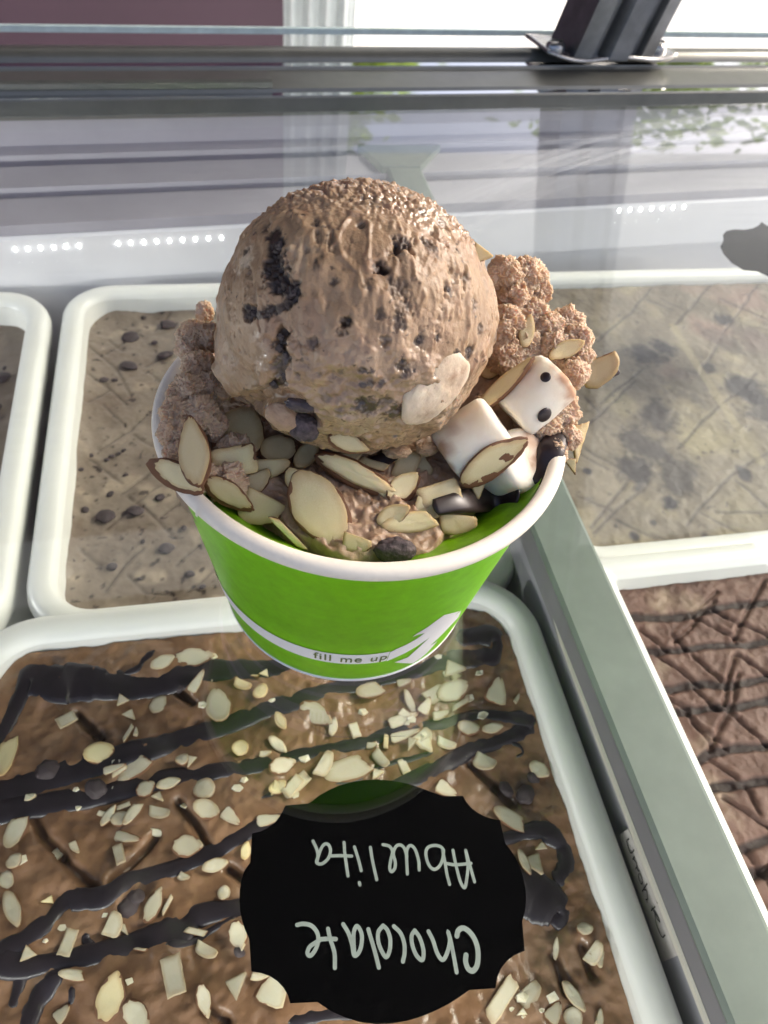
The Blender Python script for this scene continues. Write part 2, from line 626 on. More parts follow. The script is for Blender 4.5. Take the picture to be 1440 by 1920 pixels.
# freezer: floor, back wall and the grey ledge the glass runs on
TILT = R_(4.0)
fz = empty("ice_cream_freezer", (0, 0, -.3), "white ice cream display freezer under the glass, holding the tubs", "freezer")
bm = bmesh.new(); box(bm, (-.6, -.5, -.23), (.75, .262, -.215))
bm_obj("freezer_floor", bm, MAT["liner_dark"], fz)
bm = bmesh.new(); box(bm, (-.62, -.5, -.23), (-.602, .28, -.02))
bm_obj("side_wall", bm, MAT["liner"], fz)
bm = bmesh.new(); box(bm, (.752, -.5, -.23), (.77, .28, -.02))
bm_obj("side_wall", bm, MAT["liner"], fz)


def bar_frame(p):
    """local (along, across, up) of the back frame -> world"""
    c, s = math.cos(TILT), math.sin(TILT)
    return Vector((p[0] * c - p[1] * s, .3285 + p[0] * s + p[1] * c, p[2]))


def extrude(name, prof, x0, x1, mat, parent, smooth=True, closed=False):
    V, Fc = [], []
    xs = np.linspace(x0, x1, 12)
    for x in xs:
        for y, z in prof:
            V.append(bar_frame((x, y, z)))
    n = len(prof)
    for i in range(len(xs) - 1):
        for j in range(n if closed else n - 1):
            a, b = i * n + j, i * n + (j + 1) % n
            Fc.append((a, a + n, b + n, b))
    if closed:
        Fc.append(tuple(range(n)))
        Fc.append(tuple(reversed(range((len(xs) - 1) * n, len(xs) * n))))
    o = mesh_obj(name, V, Fc, mat, parent, smooth)
    try:
        o.data.set_sharp_from_angle(angle=R_(35))
    except Exception:
        pass
    return o


extrude("back_wall", [(-.0685, -.23), (-.0685, -.0352), (-.0670, -.0338), (-.045, -.0338), (-.045, -.23)], -.7, .8, MAT["liner"], fz, smooth=False, closed=True)
# ledge steps (grey) with two darker grooves, rising to the frame
extrude("ledge", [(-.0665, -.0337), (-.0665, -.0282), (-.062, -.0278), (-.0415, -.0275), (-.0405, -.031), (-.0350, -.031), (-.034, -.0255), (-.0125, -.0245), (-.0115, -.029), (-.006, -.029), (-.005, -.022), (.004, -.021), (.004, -.0065), (.09, -.0065), (.09, -.0337)], -.7, .8, MAT["rail"], fz, closed=True)
extrude("ledge_groove", [(-.0404, -.0302), (-.0351, -.0302), (-.0351, -.0308), (-.0404, -.0308)], -.69, .79, MAT["groove"], fz, closed=True)
extrude("ledge_groove", [(-.0114, -.0282), (-.0061, -.0282), (-.0061, -.0288), (-.0114, -.0288)], -.69, .79, MAT["groove"], fz, closed=True)


def arc(cy, cz, r, a0, a1, n=9):
    return [(cy + r * math.cos(R_(a0 + (a1 - a0) * i / n)), cz + r * math.sin(R_(a0 + (a1 - a0) * i / n))) for i in range(n + 1)]


fr = empty("counter_frame", bar_frame((0, .03, 0)), "brushed aluminium rail along the far edge of the glass", "rail")
prof = [(0, -.006), (0, .0036), (.0006, .0043), (.0056, .0043), (.0062, .0032), (.0085, .0030), (.0097, .0050), (.020, .0056), (.0335, .0060), (.0345, .0073), (.0412, .0073), (.0425, .0060)] + arc(.054, .0020, .0095, 155, 2, 18) + [(.0640, -.006)]
extrude("frame_bar", prof, -.7, .9, MAT["alu"], fr, closed=True)
# two polished flats that mirror the bright outside, broken where the post stands
extrude("polished_strip", [(.0010, .0042), (.0010, .0046), (.0050, .0046), (.0050, .0042)], -.7, .9, MAT["mirror"], fr, smooth=False, closed=True)
extrude("polished_strip", [(.0355, .0072), (.0355, .0076), (.0405, .0076), (.0405, .0072)], -.7, .9, MAT["mirror"], fr, smooth=False, closed=True)
# raised handle strip with a rounded end
V, Fc = [], []
path = [(-.7, .0185), (-.3, .0185), (-.05, .0185), (.0175, .0185)]
prf = [(-.0085, .0052), (-.008, .0082), (-.006, .0092), (.006, .0092), (.008, .0082), (.0085, .0052)]
for k, (x, y) in enumerate(path):
    s = 1
    for a, z in prf:
        V.append(bar_frame((x, y + a * s, z)))
Fc = grid_faces(len(path), len(prf)) + [tuple(range((len(path) - 1) * len(prf), len(path) * len(prf)))]
mesh_obj("handle_strip", V, Fc, [MAT["alu"], MAT["steel"]], fr, smooth=False, mat_idx=[0] * (len(Fc) - 1) + [1])  # end face set darker to hold down its sunlit glare
# far sliding pane behind the rail: its polished edge shows as a thin bright line
bm = bmesh.new(); box(bm, (-.7, .098, .004), (.9, .101, .0075))
for v in bm.verts: v.co = bar_frame(v.co)
bm_obj("pane_edge", bm, MAT["glass_edge"], fr)

# glass pane, 4 mm
bm = bmesh.new(); box(bm, (-.7, -.62, -.004), (.9, .0035, 0.0))
for v in bm.verts: v.co = bar_frame(v.co)
gp = bm_obj("glass_pane", bm, MAT["glass"])
props(gp, "clear glass pane over the tubs that the cup stands on", "glass")

# steel post with flange and screws
PB = Vector((.243, .397, .0118))
PD = Vector((.2, -.05, 1.0)).normalized()
pt = empty("steel_post", PB, "leaning dark steel post bolted to the aluminium rail", "post")
prof = []
hw, hd = .029, .018
sec = [(-hw, -hd), (-hw * .62, -hd * 1.15), (-hw * .55, -hd * .75), (-hw * .35, -hd * .75), (-hw * .2, -hd * 1.25), (hw * .25, -hd * 1.3), (hw * .42, -hd * .8), (hw * .6, -hd * .8), (hw * .66, -hd * 1.1), (hw, -hd), (hw, hd), (-hw, hd)]
ax = Vector((1, .07, 0)); ay = Vector((-.07, 1, 0))
V = []
hs = (0.001, .02, .06, .3, .7)
for hgt in hs:
    for x, y in sec:
        V.append(PB + PD * hgt + ax * x + ay * y)
ns = len(sec)
Fc = [(i * ns + j, i * ns + (j + 1) % ns, (i + 1) * ns + (j + 1) % ns, (i + 1) * ns + j) for i in range(len(hs) - 1) for j in range(ns)]
Fc.append(tuple(reversed(range((len(hs) - 1) * ns, len(hs) * ns))))
mesh_obj("shaft", V, Fc, MAT["steel"], pt, smooth=False)
# flange: wavy plate
V, Fc = [], []
nu, nv = 40, 12
for top in (1, 0):
    for i in range(nu):
        for j in range(nv):
            u, v = i / (nu - 1) * 2 - 1, j / (nv - 1) * 2 - 1
            x, y = u * .048, v * .022 * (1 - .15 * abs(u) ** 6)
            z = .0012 * math.sin(u * 5 + 1) + .0025 * abs(u) ** 3 * (1 - v) * .5 + (.0022 if top else 0)
            V.append(PB + ax * x + ay * y + Vector((0, 0, z)))
f0 = grid_faces(nu, nv)
Fc = f0 + [tuple(k + nu * nv for k in reversed(f)) for f in f0]
rim = [(i * nv) for i in range(nu)] + [(nu - 1) * nv + j for j in range(1, nv)] + [i * nv + nv - 1 for i in range(nu - 2, -1, -1)] + [j for j in range(nv - 2, 0, -1)]
for k in range(len(rim)):
    a, b = rim[k], rim[(k + 1) % len(rim)]
    Fc.append((b, a, a + nu * nv, b + nu * nv))
mesh_obj("flange", V, Fc, MAT["steel_b"], pt)
for sx in (-.037, .039):
    V, Fc = lathe([(0.0001, .0032), (.004, .003), (.0062, .0016), (.0066, 0), (.0066, -.002)], 20)
    c = PB + ax * sx + ay * -.006 + Vector((0, 0, .004))
    s = mesh_obj("screw", [Vector(v) + c for v in V], Fc, MAT["steel_b"], pt)
    bm = bmesh.new(); box(bm, (-.004, -.0008, .0028), (.004, .0008, .0037)); 
    for v in bm.verts: v.co = v.co + c
    bm_obj("screw_slot", bm, MAT["marker"], s)

# glowing dots standing in for LED strip reflections on the freezer wall
ls = empty("led_strip", (-.05, .26, -.035), "row of tiny lit LED dots on the white freezer wall", "light strip")
V, Fc = ico(2)
glint_me = None
spots = [(20 + 24.3 * k, 438 - 1.4 * k) for k in range(6)] + [(217 + 24.6 * k, 432 - .7 * k) for k in range(9)] + [(1164 + 20 * k, 386 - .2 * k) for k in range(7)]
for px, py in spots:
    d_ = ray(px, py); nw = Vector((-math.sin(TILT), math.cos(TILT), 0)); w0 = bar_frame((0, -.0687, 0))
    p = CAM_C + d_ * ((w0 - CAM_C).dot(nw) / d_.dot(nw))
    z = -.0396 if px < 900 else -.0366
    if glint_me is None:
        o = mesh_obj("led", V * np.array((.0005, .0005, .0011)), Fc, MAT["led"], ls)
        glint_me = o.data
    else:
        o = bpy.data.objects.new("led", glint_me); COL.objects.link(o); o.parent = ls; o.matrix_parent_inverse = parent_inv(ls)
    o.location = Vector((p.x, p.y, z - .0004))

# the mirrored LED strip itself runs under the near edge of the glass and lights the tubs and the far wall
def led_or_fill_lamp(loc, aim, sx, sy, power):
    la = bpy.data.lights.new("led_light", 'AREA')
    la.shape = 'RECTANGLE'; la.size = sx; la.size_y = sy; la.energy = power; la.color = (1, .98, .95)
    lo = bpy.data.objects.new("led_light", la); COL.objects.link(lo); lo.parent = ls; lo.matrix_parent_inverse = parent_inv(ls)
    lo.location = loc
    lo.rotation_euler = (-Vector(aim)).to_track_quat('Z', 'Y').to_euler()


led_or_fill_lamp((.06, -.215, -.008), (0, 1, -.05), .9, .012, .70)
led_or_fill_lamp((-.50, .10, -.012), (.80, .60, -.10), .012, .014, .60)  # added side lamp that brightens the far wall
led_or_fill_lamp((.68, .10, -.012), (-.80, .60, -.10), .012, .014, .24)  # its weaker counterpart, added on the right for the same wall
# added unseen bar that keeps that strip's light below the glass
bm = bmesh.new(); box(bm, (-.7, -.25, .0006), (.9, -.150, .012))
bm_obj("near_rail", bm, MAT["alu"], fr, bevel=.002)

# divider between the two banks of tubs
dv = empty("freezer_divider", (.08, .1, -.1), "grey green divider strip running between the two banks of tubs", "divider")
DZ = -.022
ys = np.linspace(-.3, .315, 30)


def loft_y(name, prof, mat, ys=ys, xfun=None, smooth=False):
    V = []
    for y in ys:
        for x, z in prof:
            V.append((x + (xfun(y) if xfun else 0), y, z))
    n = len(prof)
    Fc = [(i * n + j, i * n + (j + 1) % n, (i + 1) * n + (j + 1) % n, (i + 1) * n + j) for i in range(len(ys) - 1) for j in range(n)]
    Fc += [tuple(reversed(range(n))), tuple(range((len(ys) - 1) * n, len(ys) * n))]
    return mesh_obj(name, V, Fc, mat, dv, smooth)


lean = lambda y: (y + .06) * .018
loft_y("divider_top", [(.0722, DZ - .0013), (.0734, DZ), (.0912, DZ), (.0928, DZ - .0012), (.0928, DZ - .01), (.0722, DZ - .01)], MAT["divider"], xfun=lean)
loft_y("divider_side", [(.0715, DZ - .0085), (.0721, DZ - .0018), (.0721, DZ - .011), (.0715, DZ - .011)], MAT["divider_side"], xfun=lean)
loft_y("edge_strip", [(.0708, DZ - .0090), (.0714, DZ - .0084), (.0714, DZ - .0112), (.0710, DZ - .0112)], MAT["strip"], ys=np.linspace(-.3, .025, 14), xfun=lambda y: lean(y) + .0012 * sstep(-.05, .03, y))
loft_y("divider_web", [(.078, DZ - .0125), (.0905, DZ - .0125), (.0905, -.215), (.078, -.215)], MAT["liner_dark"], xfun=lean)
bm = bmesh.new()
g = [(.0755, .300), (.0985, .300), (.118, .327), (.066, .327)]
vs = [bm.verts.new((x, y, DZ + .0012)) for x, y in g] + [bm.verts.new((x, y, DZ - .01)) for x, y in g]
for f in ((0, 1, 2, 3), (7, 6, 5, 4), (0, 4, 5, 1), (1, 5, 6, 2), (2, 6, 7, 3), (3, 7, 4, 0)): bm.faces.new([vs[i] for i in f])
bm_obj("end_bracket", bm, MAT["divider"], dv)


# ------------------------------------------------------------------ tubs and the ice cream in them
def atx(px, py, x):
    d = ray(px, py)
    return CAM_C + d * ((x - CAM_C.x) / d.x)


# masking tape with handwriting on the divider's web, seen in the gap beside the front tub
TX = .0766
tp = [(1161, 1567), (1178, 1553), (1276, 1789), (1242, 1803)]
P = [atx(x, y, TX) for x, y in tp]
mesh_obj("tape_label", P + [p + Vector((.0004, 0, 0)) for p in P], [(0, 1, 2, 3), (7, 6, 5, 4), (0, 4, 5, 1), (1, 5, 6, 2), (2, 6, 7, 3), (3, 7, 4, 0)], MAT["tape"], dv, smooth=False)


def stroke_mesh(pts3, width, nrm, lift=0.0):
    """flat pen stroke with round ends; pts3 on a plane with normal nrm; rises by lift along its length so crossings never share a plane"""
    pts3 = [Vector(p) for p in pts3]
    V, Fc = [], []
    n = len(pts3)
    wd = width if hasattr(width, "__len__") else [width] * n
    L = []
    for i, p in enumerate(pts3):
        t = (pts3[min(i + 1, n - 1)] - pts3[max(i - 1, 0)]).normalized()
        s = nrm.cross(t).normalized()
        L.append((p + nrm * (lift * i / max(1, n - 1)), t, s, wd[i] * .5))
    for p, t, s, r in L:
        V += [p + s * r, p - s * r]
    for i in range(n - 1):
        Fc.append((2 * i, 2 * i + 1, 2 * i + 3, 2 * i + 2))
    for (p, t, s, r), sg, k in ((L[0], -1, 0), (L[-1], 1, n - 1)):
        b = len(V)
        for j in range(1, 7):
            a = math.pi * j / 7
            V.append(p + s * (r * math.cos(a)) + t * (sg * r * math.sin(a)))
        ring = [2 * k] + list(range(b, b + 6)) + [2 * k + 1]
        Fc.append(tuple(ring))
    return V, Fc


def strokes(name, px_strokes, scale, off, plane, width, nrm, mat, parent, lift=.00004, thick=None):
    V, Fc = [], []
    for k, st in enumerate(px_strokes):
        wdt = width
        if isinstance(st, tuple):
            st, wdt = st
        pts = spline([(off[0] + x / scale, off[1] + y / scale) for x, y in st], 6)
        P = [plane(x, y) + nrm * (.00003 * (k % 4)) for x, y in pts]
        v, f = stroke_mesh(P, wdt, nrm, lift)
        b = len(V)
        V += v
        Fc += [tuple(i + b for i in q) for q in f]
    return mesh_obj(name, V, Fc, mat, parent, smooth=False)


tape_txt = [[(250, 465), (228, 490), (240, 560), (265, 628), (290, 630), (312, 600)], [(318, 680), (300, 715)], [(300, 700), (335, 740), (352, 790), (335, 825)], [(352, 815), (362, 845), (380, 850)],
            [(372, 880), (368, 930), (385, 985), (402, 1008), (415, 980), (400, 920), (385, 885)], [(470, 1005), (435, 1060), (415, 1095)], [(430, 1075), (465, 1085), (475, 1150), (478, 1190), (460, 1195)], [(470, 1210), (474, 1225)],
            [(588, 1215), (592, 1235)], [(565, 1280), (522, 1325)], [(530, 1300), (560, 1345)], [(560, 1340), (600, 1400), (625, 1462), (590, 1420), (565, 1350), (580, 1470), (615, 1570), (655, 1645), (690, 1620)]]
strokes("tape_writing", tape_txt, 6.4, (1140, 1500), lambda x, y: atx(x, y, TX - .0002), .00045, Vector((-1, 0, 0)), MAT["marker"], dv)


def rrect(cx, cy, hx, hy, rad, rot, off, k=14, extra=10):
    hx, hy, rad = hx - off, hy - off, max(.002, rad - off)
    pts = []
    c, s = math.cos(rot), math.sin(rot)
    corners = [(hx - rad, hy - rad, 0), (-hx + rad, hy - rad, 90), (-hx + rad, -hy + rad, 180), (hx - rad, -hy + rad, 270)]
    loc = []
    for (x, y, a0) in corners:
        for i in range(k + 1):
            a = R_(a0 + 90 * i / k)
            loc.append((x + rad * math.cos(a), y + rad * math.sin(a)))
    out = []
    m = k + 1
    for q in range(4):
        out += loc[q * m:(q + 1) * m]
        a, b = loc[(q + 1) * m - 1], loc[((q + 1) % 4) * m]
        for i in range(1, extra):
            t = i / extra
            out.append((a[0] + (b[0] - a[0]) * t, a[1] + (b[1] - a[1]) * t))
    for x, y in out:
        pts.append((cx + x * c - y * s, cy + x * s + y * c))
    return pts


TUB_PROF = [(.006, -.13), (.0035, -.02), (.0030, -.011), (.0, -.0105), (-.0002, -.006), (.0004, -.003), (.0016, -.0011), (.0035, -.0002), (.006, 0), (.0085, -.0004), (.0102, -.0016), (.0112, -.0036), (.0118, -.008), (.013, -.02), (.018, -.12)]


def tub(x0, x1, y0, y1, z, rot, rad, label, cx=None):
    cx, cy = (x0 + x1) / 2, (y0 + y1) / 2
    t = empty("ice_cream_tub", (cx, cy, z - .12), label, "tub", "white plastic tubs of ice cream in the freezer")
    V = []
    for off, dz in TUB_PROF:
        for p in rrect(cx, cy, (x1 - x0) / 2, (y1 - y0) / 2, rad, rot, off):
            V.append((p[0], p[1], z + dz))
    n = len(rrect(cx, cy, .1, .1, rad, rot, 0))
    Fc = [(i * n + (j + 1) % n, i * n + j, (i + 1) * n + j, (i + 1) * n + (j + 1) % n) for i in range(len(TUB_PROF) - 1) for j in range(n)]
    ni = len(TUB_PROF) - 1
    Fc.append(tuple(ni * n + j for j in range(n)))
    # lower body and rolled rim as two parts
    cut = 4 * n
    body = [f for f in Fc if min(f) < 3 * n and max(f) < 4 * n] + [f for f in Fc if min(f) >= 12 * n - n]
    rimf = [f for f in Fc if f not in set(body)]
    for nm, fs in (("tub_body", body), ("tub_rim", rimf)):
        used = sorted({i for f in fs for i in f})
        mp = {a: b for b, a in enumerate(used)}
        mesh_obj(nm, [V[i] for i in used], [tuple(mp[i] for i in f) for f in fs], MAT["tub"], t)
    return t, (cx, cy, (x1 - x0) / 2, (y1 - y0) / 2, rad, rot)


def ice_surface(geo, z, hfun, mat, label, step=.0008, inset=.0118, clip=None, name="ice_cream"):
    cx, cy, hx, hy, rad, rot = geo
    hx, hy, rad = hx - inset, hy - inset, max(.002, rad - inset)
    lo, hi = (-hx, -hy) if clip is None else (max(-hx, clip[0] - cx), max(-hy, clip[1] - cy)), (hx, hy) if clip is None else (min(hx, clip[2] - cx), min(hy, clip[3] - cy))
    gx = np.arange(lo[0], hi[0] + step, step); gx[-1] = hi[0]
    gy = np.arange(lo[1], hi[1] + step, step); gy[-1] = hi[1]
    L = np.array([(x, y) for x in gx for y in gy])
    # corners: pull points outside the rounded outline back onto it
    c = np.clip(L, (-hx + rad, -hy + rad), (hx - rad, hy - rad))
    d = L - c
    dl = np.linalg.norm(d, axis=1)
    k = dl > rad
    L[k] = c[k] + d[k] / dl[k, None] * rad
    e = rad - np.linalg.norm(L - c, axis=1)
    cs, sn = math.cos(rot), math.sin(rot)
    XY = np.column_stack([cx + L[:, 0] * cs - L[:, 1] * sn, cy + L[:, 0] * sn + L[:, 1] * cs])
    h, tint = hfun(XY, e)
    V = np.column_stack([XY, z + h])
    ny = len(gy)
    Fc = grid_faces(len(gx), ny)
    o = empty(name, (cx, cy, z - .02), label, "ice cream", "ice cream filling the tubs")
    sl = mesh_obj("surface", V, Fc, mat, o, tint=tint)
    return o, sl


def seg_dist(XY, a, b):
    a, b = np.array(a[:2]), np.array(b[:2])
    d = b - a
    t = np.clip(((XY - a) @ d) / (d @ d), 0, 1)
    return np.linalg.norm(XY - a - t[:, None] * d, axis=1)


def seg_dist_warp(XY, pts, warp=.0012, f=60):
    P3 = np.column_stack([XY * f, np.zeros(len(XY))])
    W = XY + warp * np.column_stack([perlin(P3 + 3.1), perlin(P3 + 8.7)])
    d = np.full(len(XY), 9.0)
    for a, b in zip(pts[:-1], pts[1:]):
        d = np.minimum(d, seg_dist(W, a, b))
    return d


def base_h(XY, sc=(40, 140, 420), am=(.0016, .0006, .00025)):
    P3 = np.column_stack([XY, np.zeros(len(XY))])
    return sum(a * fbm(P3 * s + k * 5, 3) for k, (s, a) in enumerate(zip(sc, am)))


def scored(XY, lines, z, depth=.0022, wd=.0010, sh=.0003):
    h = np.zeros(len(XY))
    g = np.zeros(len(XY))
    for ln in lines:
        pts = [at(x, y, z)[:2] for x, y in ln]
        d = seg_dist_warp(XY, pts)
        k = np.exp(-(d / wd) ** 2)
        h -= depth * k
        h += sh * np.exp(-((d - 2.6 * wd) / (1.6 * wd)) ** 2)
        g = np.maximum(g, k)
    return h, g


def blob_mesh(seed, squash=(1, 1, 1), sub=3, amp=.18, fr=1.6):
    V, Fc = ico(sub)
    d = 1 + amp * fbm(V * fr + seed * 7.3, 3)
    return V * d[:, None] * np.array(squash), Fc


CHIP_ME = []
for k in range(5):
    v, f = blob_mesh(k + 40, (1, .85, .62), 3, .3, 1.8)
    o = mesh_obj("chocolate_chip", v, f, MAT["chip"])
    CHIP_ME.append(o.data)
    bpy.data.objects.remove(o)


def chip(parent, p, r, k=None, mat=None, rz=None, sq=.8, name="chocolate_chip"):
    o = bpy.data.objects.new(name, CHIP_ME[random.randrange(5) if k is None else k])
    COL.objects.link(o)
    o.parent = parent
    o.matrix_parent_inverse = parent_inv(parent)
    o.location = p
    o.rotation_euler = (random.uniform(-.3, .3), random.uniform(-.3, .3), random.uniform(0, 6.28) if rz is None else rz)
    o.scale = (r, r, r * sq)
    return o


# --- middle tub: tan ice cream scored into diamonds, chocolate chips
ZM = -.059
tubM, geoM = tub(-.1065, .0875, .0285, .2475, ZM, R_(-1.2), .026, "white plastic tub of tan chocolate chip ice cream behind the cup")
ZMI = ZM - .0125
LM = [[(165, 650), (215, 690), (245, 740)], [(200, 665), (235, 640), (260, 620)], [(230, 660), (205, 640)], [(185, 845), (240, 810), (290, 765)], [(195, 760), (235, 800)], [(255, 815), (285, 835)], [(165, 865), (230, 905)], [(165, 755), (200, 735)], [(230, 925), (290, 880)],
      [(300, 970), (345, 935)], [(150, 1030), (190, 1060)], [(195, 1110), (235, 1060), (270, 1030)], [(240, 1080), (275, 1110), (325, 1115)], [(350, 1110), (395, 1070)], [(290, 620), (320, 590)], [(270, 690), (320, 660)], [(150, 690), (240, 760)], [(280, 700), (330, 740)],
      [(240, 930), (330, 1010)], [(200, 990), (300, 910)], [(330, 1060), (400, 1000)]]


def hM(XY, e):
    h = base_h(XY, am=(.0010, .0006, .0003))
    s, g = scored(XY, LM, ZMI, .0006, .0006, .0)
    P3 = np.column_stack([XY, np.zeros(len(XY))])
    tint = np.zeros((len(XY), 4))
    sp = fbm(P3 * 260 + 4, 3)
    tint[:, 0] = .8 * sstep(.27, .36, sp) + .42 * g  # chip speckle, with the grooves' shade painted into the same channel
    tint[:, 1] = .35 * sstep(.1, .4, fbm(P3 * 60 + 9, 3))
    tint[:, 2] = .3
    h = h + s + .0025 * np.exp(-(e / .004)) * (.6 + fbm(P3 * 40, 2))
    return h, tint


icM, slM = ice_surface(geoM, ZMI, hM, MAT["tan"], "tan ice cream scored in diamonds with dark chips, in the tub behind the cup")
for x, y, r in [(245, 632, 15), (243, 685, 15), (310, 665, 14), (315, 608, 14), (198, 968, 17), (255, 957, 15), (207, 926, 7), (300, 932, 9), (312, 1028, 14), (210, 1062, 10), (195, 712, 8), (170, 855, 6), (222, 578, 6), (290, 642, 6), (160, 955, 7), (210, 855, 6), (222, 850, 5), (200, 862, 5), (232, 844, 5), (215, 712, 6), (270, 595, 5), (236, 890, 5), (380, 1100, 7), (135, 1053, 6), (262, 1085, 4), (357, 1075, 8), (345, 990, 6), (268, 1015, 5), (155, 780, 4), (152, 880, 5)]:
    p = at(x, y, ZMI + .0008)
    sc = r * (p - CAM_C).dot(CAM_F) / FPX
    chip(icM, p, sc * 1.05, sq=.55)

# --- left tub
tubL, geoL = tub(-.31, -.1115, .030, .2475, ZM, R_(-1.0), .026, "white plastic tub at the left edge of the freezer, mostly out of view")


def hPlain(XY, e):
    P3 = np.column_stack([XY, np.zeros(len(XY))])
    t = np.zeros((len(XY), 4)); t[:, 0] = .7 * sstep(.25, .4, fbm(P3 * 90, 3))
    return base_h(XY), t


icL, slL = ice_surface(geoL, ZM - .014, hPlain, MAT["tan"], "tan ice cream with a dark chip in the tub at the left edge", step=.002)
for x, y, r in [(4, 708, 16), (-10, 760, 12), (2, 1015, 10), (8, 690, 5)]:
    p = at(x, y, ZM - .0125)
    chip(icL, p, r * (p - CAM_C).dot(CAM_F) / FPX, sq=.6)

# --- right back tub: pale ice cream with dark purple swirls
tubRB, geoRB = tub(.1015, .345, .0305, .2475, ZM, R_(-1.0), .022, "white plastic tub behind the divider on the right, holding rippled ice cream")
ZR = ZM - .006
LR = [[(1120, 640), (1180, 590), (1232, 525)], [(1265, 610), (1345, 520)], [(1210, 560), (1260, 580)], [(1130, 750), (1210, 690)], [(1310, 705), (1355, 630), (1430, 520)], [(1100, 800), (1190, 715)], [(1270, 840), (1340, 770), (1420, 700)], [(1095, 745), (1125, 775)], [(1110, 990), (1180, 900)], [(1115, 1000), (1215, 905)], [(1290, 985), (1370, 890), (1440, 850)], [(1100, 840), (1180, 890)],
      [(1345, 960), (1440, 960)], [(1310, 960), (1400, 1005)], [(1380, 900), (1440, 950)], [(1160, 975), (1230, 1010)], [(1220, 1000), (1260, 1020)], [(1350, 560), (1440, 600)], [(1240, 560), (1280, 580)], [(1140, 880), (1060, 830)], [(1150, 960), (1080, 930)]]
RB_BLOBS = [(1210, 665, 35, .9), (1240, 650, 26, .9), (1350, 600, 22, .7), (1360, 640, 40, .35), (1230, 780, 40, .55), (1215, 840, 55, .55), (1200, 880, 45, .6), (1260, 890, 50, .5), (1400, 730, 45, .65), (1430, 770, 45, .55), (1390, 880, 14, .9), (1330, 690, 20, .6), (1395, 890, 12, .9), (1260, 945, 18, .7), (1320, 1005, 14, .6), (1190, 1005, 10, .6), (1100, 885, 9, .7), (1225, 980, 8, .6), (1290, 720, 50, .35), (1420, 640, 55, .3)]


def hRB(XY, e):
    h = base_h(XY, am=(.0010, .0006, .0004))
    s, g = scored(XY, LR, ZR, .0002, .0008, .0)
    P3 = np.column_stack([XY, np.zeros(len(XY))])
    nz = fbm(P3 * 75 + 3, 4)
    tint = np.zeros((len(XY), 4))
    c = np.zeros(len(XY))
    for x, y, r, k in RB_BLOBS:
        p = at(x, y, ZR)
        rr = r * (p - CAM_C).dot(CAM_F) / FPX
        d = np.linalg.norm(XY - np.array(p[:2]), axis=1) / rr
        c = np.maximum(c, min(1, k * 1.5) * sstep(1.35, .5, d + nz * 1.2 + .5 * fbm(P3 * 260, 3)))
    c = np.maximum(c, .6 * sstep(.33, .45, fbm(P3 * 240 + 2, 3)))
    tint[:, 0] = np.maximum(c, .62 * g)  # score lines rely on painted shade more than on depth
    tint[:, 1] = .5 * sstep(.05, .4, fbm(P3 * 38 + 6, 3))
    tint[:, 2] = .0
    d = seg_dist_warp(XY, [at(x, y, ZR)[:2] for x, y in [(1262, 612), (1330, 720), (1425, 866)]], .0005, 40)
    refl_streak = .55 * sstep(.0030, .0020, d)  # pale streak painted for a divider's reflection in the glass
    tint[:, 0] *= 1 - refl_streak
    for x, y, r, k in [(1400, 560, 60, .6), (1340, 620, 45, .6), (1260, 700, 30, .4), (1420, 640, 40, .5), (1300, 540, 30, .3)]:
        p = at(x, y, ZR)
        d = np.linalg.norm(XY - np.array(p[:2]), axis=1) / (r * (p - CAM_C).dot(CAM_F) / FPX)
        tint[:, 3] = np.maximum(tint[:, 3], k * sstep(1.4, .3, d + .9 * nz))
    for x, y, r, k in [(1320, 810, 60, .7), (1310, 830, 40, .8), (1380, 830, 50, .5), (1290, 765, 30, .5), (1200, 1030, 60, .4), (1390, 960, 60, .4)]:
        p = at(x, y, ZR)
        d = np.linalg.norm(XY - np.array(p[:2]), axis=1) / (r * (p - CAM_C).dot(CAM_F) / FPX)
        tint[:, 1] = np.maximum(tint[:, 1], k * sstep(1.4, .3, d + .9 * nz) * (1 - c))
    tint[:, 1] = np.maximum(tint[:, 1], refl_streak)
    return h + s, tint


icRB, slRB = ice_surface(geoRB, ZR, hRB, MAT["ripple"], "pale ice cream with dark purple ripples and scored lines, in the right back tub", step=.0009)
